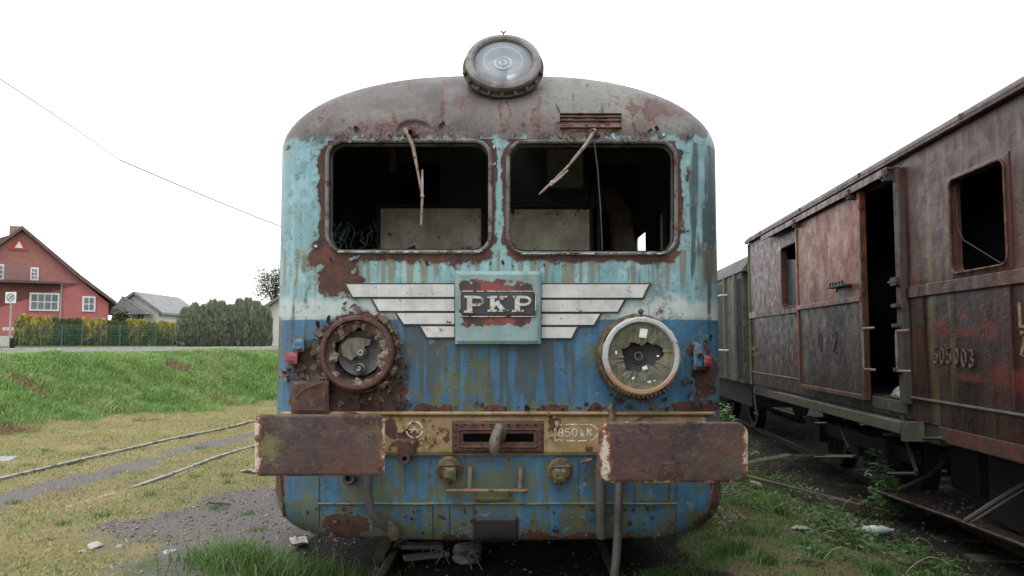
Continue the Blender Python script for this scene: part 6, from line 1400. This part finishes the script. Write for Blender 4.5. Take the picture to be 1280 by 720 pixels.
# rusty sheet and bars below the wagon at lower right
SH = M('rusty_sheet_with_dirt', .9); a_ = SH.noise(8, 6, .7); b_ = SH.noise(60, 4, .7)
c_ = SH.mix(SH.rng(a_, .35, .6), (.018, .014, .012), (.05, .03, .022)); c_ = SH.mix(SH.rng(b_, .6, .68), c_, (.14, .11, .09)); c_ = SH.mix(SH.rng(SH.noise(3, 5, .6), .55, .68), c_, (.075, .032, .018)); SH = SH.done(c_, .9, SH.bump(SH.mth('ADD', a_, b_), .8, .01))
mb = MB(); V = []; nx, ny = 24, 50
for s_ in (0, -.022):
    for j in range(ny+1):
        for i in range(nx+1):
            x = 3.70+1.5*i/nx; y = 4.3+3.95*j/ny; V.append((x+.02*math.sin(y*3), y+.05*math.sin(x*5), .01-.06*(y-4.3)/4+.03*(float(fbm(x*2, y*2, 3, 131))-.5)+s_))
N = (nx+1)*(ny+1); I = lambda j, i: j*(nx+1)+i; fs = [(I(j, i), I(j, i+1), I(j+1, i+1), I(j+1, i)) for j in range(ny) for i in range(nx)]; fs += [tuple(N+k for k in reversed(f)) for f in fs]
rim = [I(0, i) for i in range(nx+1)]+[I(j, nx) for j in range(1, ny+1)]+[I(ny, i) for i in range(nx-1, -1, -1)]+[I(j, 0) for j in range(ny-1, 0, -1)]
fs += [(rim[k], N+rim[k], N+rim[(k+1) % len(rim)], rim[(k+1) % len(rim)]) for k in range(len(rim))]
mb.add(V, fs); sh = mb.build('rusty_sheet', SH); tag(sh, 'large rusty metal sheet strewn with dirt lying under the near side of the wagon', 'metal sheet')
MB().tube([V[I(j, 0)] for j in range(0, ny+1, 2)], .012, 6).build('sheet_edge', weathered('worn_sheet_edge', (.09, .06, .045), (.16, .13, .11), rust=.3, k=4), sh)
n = 700; x = rng.uniform(3.75, 5.1, n); y = rng.uniform(4.5, 8.2, n); z = .01-.06*(y-4.3)/4+.012; sz = np.minimum(rng.exponential(.006, n)+.003, .025)
V = OC[None]*sz[:, None, None]*rng.uniform(.6, 1.5, (n, 6, 1)); V += np.stack([x, y, z], 1)[:, None]; F_ = (np.arange(n)*6)[:, None, None]+OF[None]
tag(mesh('debris', V.reshape(-1, 3), F_.reshape(-1, 3), GV, None, attrs={'tint': np.repeat(rng.random(n)*.8+.1, 6)}), 'crumbs of dirt and rust on the metal sheet', kind='stuff')
tag(MB().tube([at(1206, 651, 6.1), at(1245, 626, 6.0), at(1290, 598, 5.9)], .018, 8).tube([at(1214, 653, 6.05), at(1290, 606, 5.85)], .010, 6).build('iron_bar', STEEL), 'pair of iron bars leaning from the rusty sheet up to the wagon at right', 'iron bar')
tag(MB().tube([at(1122, 613, 7.9), at(1160, 595, 7.7), at(1180, 577, 7.5)], .020, 8).build('iron_bar', STEEL), 'single iron bar leaning at the far end of the rusty sheet', 'iron bar')
MB2 = MB().bbox((4.35, 6.55, -.3), (4.45, 6.65, .55), .01); tag(MB2.build('timber_post', MOSSW), 'short upright timber prop in the dark under the wagon', 'post')

# ================================================================ HOUSES, HEDGES, SIGN across the road
PL = 1.22
REDP = plain('haze_paled_red_stucco', (.40, .13, .13), .9, .08, 2); REDU = plain('dull_red_cladding', (.30, .13, .115), .9, .1, 3); TILE = weathered('brown_roof_tiles', (.09, .06, .06), (.13, .09, .085), rust=0, k=1, streak=.3); WHT = plain('white_window_frame', (.66, .66, .66), .5, .03); PANE = plain('grey_window_pane', (.12, .14, .16), .2, .3, 1); CREAMW = plain('off_white_render', (.62, .60, .57), .9, .06, 1); GROOF = weathered('grey_roof_tiles', (.16, .16, .17), (.22, .22, .225), rust=0, k=1, streak=.2)  # red stucco is made paler to stand in for distance haze
def win(par, px0, py0, px1, py1, Y, nx=2, nz=2, d=.12):
    a, b = at(px0, py1, Y), at(px1, py0, Y); mb = MB(); mb.box((a.x-.08, Y-d, a.z-.08), (b.x+.08, Y+.05, b.z+.08)); f = mb.build('window', WHT, par)
    mb = MB(); W_, H_ = b.x-a.x, b.z-a.z
    for i in range(nx):
        for j in range(nz): mb.box((a.x+W_*i/nx+.04, Y-d-.03, a.z+H_*j/nz+.04), (a.x+W_*(i+1)/nx-.04, Y-d+.01, a.z+H_*(j+1)/nz-.04))
    mb.build('pane', PANE, f); return f
def gable(par, x0, x1, y0, y1, ze, zr, mat, rmat, over=.5, name='wall', t=.18):
    xm = (x0+x1)/2; mb = MB(); A = [(x0, PL-.5), (x1, PL-.5), (x1, ze), (xm, zr), (x0, ze)]; mb.prism(A, lambda a, b, d: Vector((a, d, b)), y0, y1); mb.build(name, mat, par)
    sl = (zr-ze)/(xm-x0); mb = MB()
    L = [(x0-over, ze-over*sl), (xm, zr+.0), (x1+over, ze-over*sl)]
    mb.prism([L[0], L[1], L[2], (L[2][0], L[2][1]+t), (xm, zr+t*1.15), (L[0][0], L[0][1]+t)], lambda a, b, d: Vector((a, d, b+.02)), y0-over, y1+over); return mb.build('roof', rmat, par)
Yh = 57.; xc = at(28, 400, Yh).x; HA = R(30)
rh = thing('red_house', 'large dark red house with a gable, balcony and white windows, at the left edge', 'house', (xc, Yh, PL), HA)
HM = (Matrix.Translation((xc, Yh, PL)) @ Matrix.Rotation(HA, 4, 'Z')).inverted(); _hc = HM @ Vector((0, 0, ZC))
def HP(px, py, dep=0.):
    d = HM.to_3x3() @ (at(px, py, 1.)-Vector((0, 0, ZC))); return _hc+d*((-dep-_hc.y)/d.y)
HF = lambda a, b, d: Vector((a, d, b))
ap = HP(28, 288); er = HP(99, 349); sl_r = (ap.z-er.z)/(er.x-ap.x); xr = HP(135, 400).x; WB = -9.0; zl_ = ap.z-sl_r*9.
mb = MB(); mb.prism([(WB, -.5), (xr, -.5), (xr, HP(135, 379).z), (er.x, er.z), (ap.x, ap.z), (WB, zl_)], HF, 0, 9); mb.build('wall', REDP, rh)
xq = xr+.5; zq = HP(135, 379).z-.12; t_ = .22
mb = MB(); mb.prism([(WB-.5, zl_-.5*sl_r+.02), (ap.x, ap.z+.02), (er.x, er.z+.02), (xq, zq), (xq, zq+t_), (er.x+.1, er.z+t_+.05), (ap.x, ap.z+t_*1.3), (WB-.5, zl_-.5*sl_r+t_)], HF, -.5, 9.5); rf = mb.build('roof', TILE, rh)
MB().bbox((-1.1, 2, ap.z-.9), (-.3, 2.8, ap.z+.55), .03).build('chimney', plain('chimney_brick', (.25, .18, .15)), rf)
zb_ = HP(28, 352).z; xk = ap.x+(ap.z-zb_)/sl_r-.3; mb = MB(); mb.prism([(WB+.02, zb_), (xk, zb_), (ap.x, ap.z-.06), (WB+.02, zl_-.06)], HF, -.06, .05); mb.build('upper_cladding', REDU, rh)
mb = MB(); a, b = HP(-60, 352), HP(77, 354); mb.bbox((WB, -.9, zb_-.15), (b.x, .05, zb_+.05), .03); mb.build('balcony_floor', plain('brown_balcony_edge', (.10, .06, .055)), rh)
a, b = HP(4, 350, .9), HP(38, 333, .9); mb = MB(); mb.box((a.x, -.92, b.z-.05), (b.x, -.86, b.z))
for k in range(22): x_ = a.x+(b.x-a.x)*k/21; mb.box((x_-.015, -.91, zb_+.05), (x_+.015, -.87, b.z-.05))
mb.build('balcony_railing', plain('pink_grey_railing', (.22, .15, .15)), rh)
SIL = plain('stone_sill', (.35, .30, .28)); mb = MB(); mb.tube([HP(77, 352)+Vector((0, -.1, 0)), (HP(77, 352).x, -.1, -.3)], .06, 8); mb.build('downpipe', SIL, rh)
def hwin(px0, py0, px1, py1, nx, nz):
    a, b = HP(px0, py1), HP(px1, py0); mb = MB(); mb.box((a.x-.08, -.12, a.z-.08), (b.x+.08, .05, b.z+.08)); f = mb.build('window', WHT, rh); mb = MB(); W_, H_ = b.x-a.x, b.z-a.z
    for i in range(nx):
        for j in range(nz): mb.box((a.x+W_*i/nx+.04, -.15, a.z+H_*j/nz+.04), (a.x+W_*(i+1)/nx-.04, -.11, a.z+H_*(j+1)/nz-.04))
    mb.build('pane', PANE, f)
hwin(39, 336, 47, 349, 2, 3); hwin(-6, 332, 4, 348, 2, 3); hwin(38, 368, 73, 387, 4, 2); hwin(104, 372, 118, 388, 2, 2)
mb = MB(); a = HP(24, 304); mb.prism([(a.x-.6, a.z-.5), (a.x+.6, a.z-.5), (a.x, a.z+.5)], HF, -.16, 0); f = mb.build('attic_window', plain('bright_red_trim', (.36, .06, .07)), rh)
MB().prism([(a.x-.26, a.z-.36), (a.x+.26, a.z-.36), (a.x, a.z+.12)], HF, -.20, -.15).build('pane', WHT, f)
mb = MB(); a, b = at(-4, 430, 50), at(21, 418, 50); mb.box((a.x, 50, PL-.3), (b.x, 50.3, b.z-.1)); c1, c2 = at(4, 413, 50), at(22, 409, 50); mb.box((c1.x, 49.9, c1.z), (c2.x, 50.1, c2.z)); tag(mb.build('garden_wall', plain('pale_garden_wall', (.42, .40, .38)), None), 'low pale wall behind the speed sign in front of the red house', 'wall')
# white house left, white house right
Yw = 66.; wh = thing('white_house', 'small white house with a grey roof beside the red house, behind the hedge', 'house', (at(165, 400, Yw).x, Yw, PL)); WORLD.add(wh.name)
a, b, c_ = at(140, 393, Yw), at(199, 385, Yw), at(168, 368, Yw); gable(wh, a.x, b.x, Yw, Yw+8, a.z+.3, c_.z, CREAMW, GROOF, .5)
mb = MB(); p0, p1 = at(135, 394, Yw-1), at(187, 379, Yw-1); mb.prism([(p0.x, p0.z), (p1.x, p0.z+.1), (p1.x-2.4, p1.z+.6), (p0.x+1.2, p1.z+.5)], lambda p, q, d: Vector((p, d, q)), Yw-1.2, Yw-.2); mb.build('porch_roof', GROOF, wh); win(wh, 172, 390, 181, 400, Yw, 2, 1)
Yv = 50.; vh = thing('white_house', 'white house with a brown-grey roof just behind the train at its left edge', 'house', (at(360, 400, Yv).x, Yv, PL)); WORLD.add(vh.name)
a = at(333, 386, Yv); gable(vh, a.x, a.x+7, Yv, Yv+7, a.z, at(300, 352, Yv).z+.6, CREAMW, weathered('brown_grey_roof', (.14, .12, .125), (.19, .17, .17), rust=0, k=1), .5)
mb = MB(); mb.box((a.x+4.4, Yv-.05, PL), (a.x+5.3, Yv+.05, PL+2.1)); mb.build('door', plain('brown_door', (.10, .06, .04)), vh)

# conifers and hedge shrubs: tapered columns of many small sprays
def conifer_mesh(h, r, n, seed, s, top=.25):
    g_ = np.random.default_rng(seed); t = g_.random(n)**.9; prof_ = np.clip((1-t)*3.2+.12, 0, 1)**.6*(.86+.14*(1-t)); prof_ = np.where(t < .12, prof_*(.78+t*1.8), prof_)
    a = g_.uniform(0, 2*PI, n); lump = .82+.30*fbm(a*1.1, t*6, 3, seed)+.0; rad = r*prof_*lump*g_.uniform(.72, 1.06, n)
    c = np.stack([np.cos(a)*rad, np.sin(a)*rad, t*h+g_.normal(0, .03, n)], 1); d = np.stack([np.cos(a)*.45, np.sin(a)*.45, np.ones(n)], 1)+g_.normal(0, .3, (n, 3)); d /= np.linalg.norm(d, axis=1)[:, None]
    q = np.cross(d, g_.normal(0, 1, (n, 3))); q /= np.linalg.norm(q, axis=1)[:, None]; L = s*g_.uniform(.6, 1.3, n)[:, None]
    V = np.stack([c-q*L*.3, c+q*L*.3, c+d*L], 1).reshape(-1, 3); return V, np.arange(3*n).reshape(-1, 3), np.repeat(np.clip(.5+(fbm(a*2, t*9, 3, seed+1)-.5)*1.3+g_.normal(0, .14, n)+(t-.55)*.55, 0, 1), 3)
GOLD = leafmat('golden_thuja', [(0, (.06, .075, .03)), (.4, (.19, .18, .05)), (.7, (.38, .31, .07)), (1, (.60, .48, .12))], .8, False); GRNT = leafmat('green_thuja', [(0, (.05, .07, .03)), (.5, (.09, .12, .05)), (1, (.15, .18, .07))], .8, False)
DKT = leafmat('dark_conifer', [(0, (.075, .09, .068)), (.5, (.155, .18, .12)), (1, (.28, .29, .18))], .8, False); PALEG = leafmat('pale_green_shrub', [(0, (.06, .09, .02)), (.5, (.13, .17, .05)), (1, (.22, .25, .09))], .8, False)
BARK = plain('brown_trunk', (.07, .05, .035), .9)
HEDGE = 'clipped columnar conifers in the hedge behind the green fence'
hp = [(26, 'g'), (38, 'g'), (47, 'g'), (58, 'g'), (68, 'n'), (78, 'n'), (87, 'n'), (96, 'n'), (106, 'g'), (118, 'g'), (126, 'g'), (135, 'n'), (144, 'n'), (153, 'n'), (161, 'g'), (169, 'g'), (177, 'g'), (188, 'p'), (201, 'g'), (209, 'g'), (217, 'g')]
NM = {'g': ('golden_thuja', 'golden'), 'n': ('green_thuja', 'dark green'), 'p': ('pale_shrub', 'pale green')}
cnt = {'g': 0, 'n': 0, 'p': 0}; ORD = ['first', 'second', 'third', 'fourth', 'fifth', 'sixth', 'seventh', 'eighth', 'ninth', 'tenth', 'eleventh', 'twelfth', 'thirteenth', 'fourteenth']
protos = {}
def tree(name, label, cat, group, loc, key, V, T_, ti, mat, th_, tr_, rz, sc_):
    r_ = thing(name, label, cat, loc, rz, group); r_.scale = (sc_[0], sc_[0], sc_[1])
    if key not in protos:
        c = mesh('crown', V, T_, mat, r_, attrs={'tint': ti}); k = MB().tube([(0, 0, -.1), (0, 0, th_*.85)], [tr_, tr_*.35], 8).build('trunk', BARK, r_); protos[key] = (c, k)
    else:
        for q in protos[key]: o = q.copy(); COL.objects.link(o); o.parent = r_
    return r_
for i, (px, k_) in enumerate(hp):
    Y = 47.5+(px-20)/200*7.5; p = at(px, 430, Y); topy = 396.5+(px-20)/200*8+(0 if k_ == 'g' else 2); hgt = at(px, topy, Y).z-PL; nm, colr = NM[k_]; cnt[k_] += 1
    key = (k_, i % 2)
    if key not in protos: V, T_, ti = conifer_mesh(1.0, .33 if k_ != 'p' else .62, 4600, 200+i, .10)
    lab = f'{colr} columnar conifer in the fenced hedge, {ORD[cnt[k_]-1]} {colr} one from the left' if k_ != 'p' else 'pale green loose shrub standing in the fenced hedge among golden conifers'
    tree(nm, lab, 'conifer' if k_ != 'p' else 'shrub', HEDGE, (p.x, Y, PL), key, V*np.array([1.15, 1.15, 1.]), T_, ti, {'g': GOLD, 'n': GRNT, 'p': PALEG}[k_], 1., .06, random.uniform(0, 6), (random.uniform(1.0, 1.15)*.95, hgt*random.uniform(.96, 1.04)))
for i, (px, ty) in enumerate([(232, 388), (243, 383), (254, 385), (265, 379), (276, 381), (287, 385), (298, 378), (309, 377), (320, 381), (330, 386)]):
    Y = 46+i*.25; p = at(px, 430, Y); hgt = at(px, ty, Y).z-PL; key = ('d', i % 3)
    if key not in protos: V, T_, ti = conifer_mesh(1.0, .47, 6500, 300+i, .095)
    tree('dark_conifer', f'tall dark green conifer in the row across the road, {ORD[i]} from the left', 'conifer', 'tall dark conifers beyond the road', (p.x, Y, PL), key, V, T_, ti, DKT, 1., .06, random.uniform(0, 6), (random.uniform(1.0, 1.2), hgt))
# a paler broadleaf tree and a small round tree behind
def broad(name, label, px, Y, h, r, seed, mat):
    p = at(px, 430, Y); g_ = np.random.default_rng(seed); n = 5000; k = g_.integers(0, 26, n); cc = g_.normal(0, 1, (26, 3)); cc /= np.linalg.norm(cc, axis=1)[:, None]; cc = cc*np.array([r*.75, r*.75, h*.24])*g_.uniform(.3, 1, (26, 1)); 
    c = cc[k]+g_.normal(0, r*.19, (n, 3))+np.array([0, 0, h*.66]); V, T_, ti = leafset(c, g_.uniform(.12, .26, n), np.clip(g_.random(n)*.5+cc[k][:, 2]/h+.25, 0, 1), .3, g_)
    r_ = thing(name, label, 'tree', (p.x, Y, PL)); mesh('crown', V, T_, mat, r_, attrs={'tint': ti}); mb = MB(); mb.tube([(0, 0, -.1), (.05, 0, h*.4), (0, 0, h*.75)], [.16, .12, .04], 8)
    for q in range(5): e_ = cc[q*5]; mb.tube([(0, 0, h*.4), (e_[0]*.5, e_[1]*.5, h*.55), (e_[0], e_[1], e_[2]+h*.66)], [.07, .05, .02], 6)
    mb.build('trunk', BARK, r_)
broad('small_tree', 'pale green broadleaf tree showing above the white house behind the train', 343, 62, 7.2, 2.0, 5, PALEG)
broad('small_tree', 'small dark round tree behind the hedge near the white house', 150, 60, 2.9, .7, 6, DKT)
# green panel fence before the hedge
FEN = plain('blue_green_fence_wire', (.10, .17, .17), .6); FENP = plain('green_fence_post', (.07, .12, .11), .6); fn = thing('mesh_fence', 'blue-green wire mesh fence in front of the conifer hedge', 'fence', (at(120, 430, 48).x, 48, PL)); WORLD.add(fn.name)
A = at(24, 430, 46.6); B = at(236, 430, 54.3); nP = 9
for i in range(nP):
    a = A.lerp(B, i/nP); b = A.lerp(B, (i+1)/nP); hgt = 1.33
    mb = MB(); mb.box((a.x-.022, a.y-.022, PL-.2), (a.x+.022, a.y+.022, PL+hgt+.03)); mb.build('fence_post', FENP, fn)
    mb = MB(); m_ = 12
    for k in range(m_): q = a.lerp(b, (k+.5)/m_); mb.box((q.x-.004, q.y-.003, PL+.03), (q.x+.004, q.y+.003, PL+hgt))
    for z in np.arange(.05, hgt+.01, .20):
        q0, q1 = Vector((a.x, a.y-.008, PL+z)), Vector((b.x, b.y-.008, PL+z)); mb.tube([q0, q1], .005, 4)
    mb.build('fence_panel', FEN, fn)
# speed-zone sign and bollard
sg = thing('road_sign', 'square white end-of-zone speed sign on a grey pole before the red house', 'road sign', (at(9, 437, 34).x, 34, PL)); WORLD.add(sg.name)
S0 = 34.; a, b = at(6.5, 379, S0), at(20.5, 365, S0); cxx = (a.x+b.x)/2; czz = (a.z+b.z)/2
MB().bbox((a.x, S0-.012, a.z), (b.x, S0+.012, b.z), .004).build('sign_plate', plain('white_sign_face', (.62, .62, .64), .5, .03), sg)
SF = lambda u, v, d: Vector((u, S0-.014-d, v)); SG = plain('dark_grey_sign_ink', (.10, .10, .12), .6)
mb = MB(); rr_ = (b.x-a.x)*.34; mb.ribbon(arc(cxx, czz, rr_, rr_, 0, 360, 36)[:-1], .035, SF, 0, .004, closed=True); writing(mb, '30', cxx-.10, czz-.075, .15, .105, .022, SF, .0045, sx=.85)
mb.ribbon([(cxx-rr_*.7, czz-rr_*.7), (cxx+rr_*.7, czz+rr_*.7)], .028, SF, 0, .0085); mb.build('sign_symbol', SG, sg)
MB().tube([(cxx, S0+.04, PL-.3), (cxx, S0+.04, b.z-.02)], .035, 10).build('sign_pole', plain('galvanised_pole', (.30, .30, .31), .5), sg)
q0 = at(15, 437, 32); o = MB().lathe([(.10, 0), (.10, .36), (.085, .42), (.002, .43)], Matrix.Translation((0, 0, 0)), 16).build('bollard', BLACK, None, smooth=True); o.location = (q0.x, 32, PL-.02); tag(o, 'short black bollard beside the speed sign pole', 'bollard')
# overhead wires
CAB = plain('grey_cable', (.16, .15, .18), .6)
for (p0, p1, lab, s_) in (((-60, 60), (150, 200), 'upper thin overhead wire sloping down on the left', -.05), ((150, 200), (420, 309), 'lower thin overhead wire running behind the train roof', .1)):
    a, b = at(*p0, 22), at(*p1, 34)
    if p0[0] > 0: a = at(*p0, 34); b = at(*p1, 44)
    tag(MB().tube([a.lerp(b, t/14)-Vector((0, 0, s_*math.sin(PI*t/14))) for t in range(15)], .017 if p0[0] < 0 else .026, 5).build('overhead_wire', CAB), lab, 'wire')

for o in list(bpy.data.objects):
    if o.type == 'MESH' and o.parent is not None and o.name.split('.')[0] in SPLIT: split_loose(o)
for o in bpy.data.objects:
    if o.name.split('.')[0] in ('paint_remnant', 'torn_metal', 'loose_wiring'): o['kind'] = 'stuff'
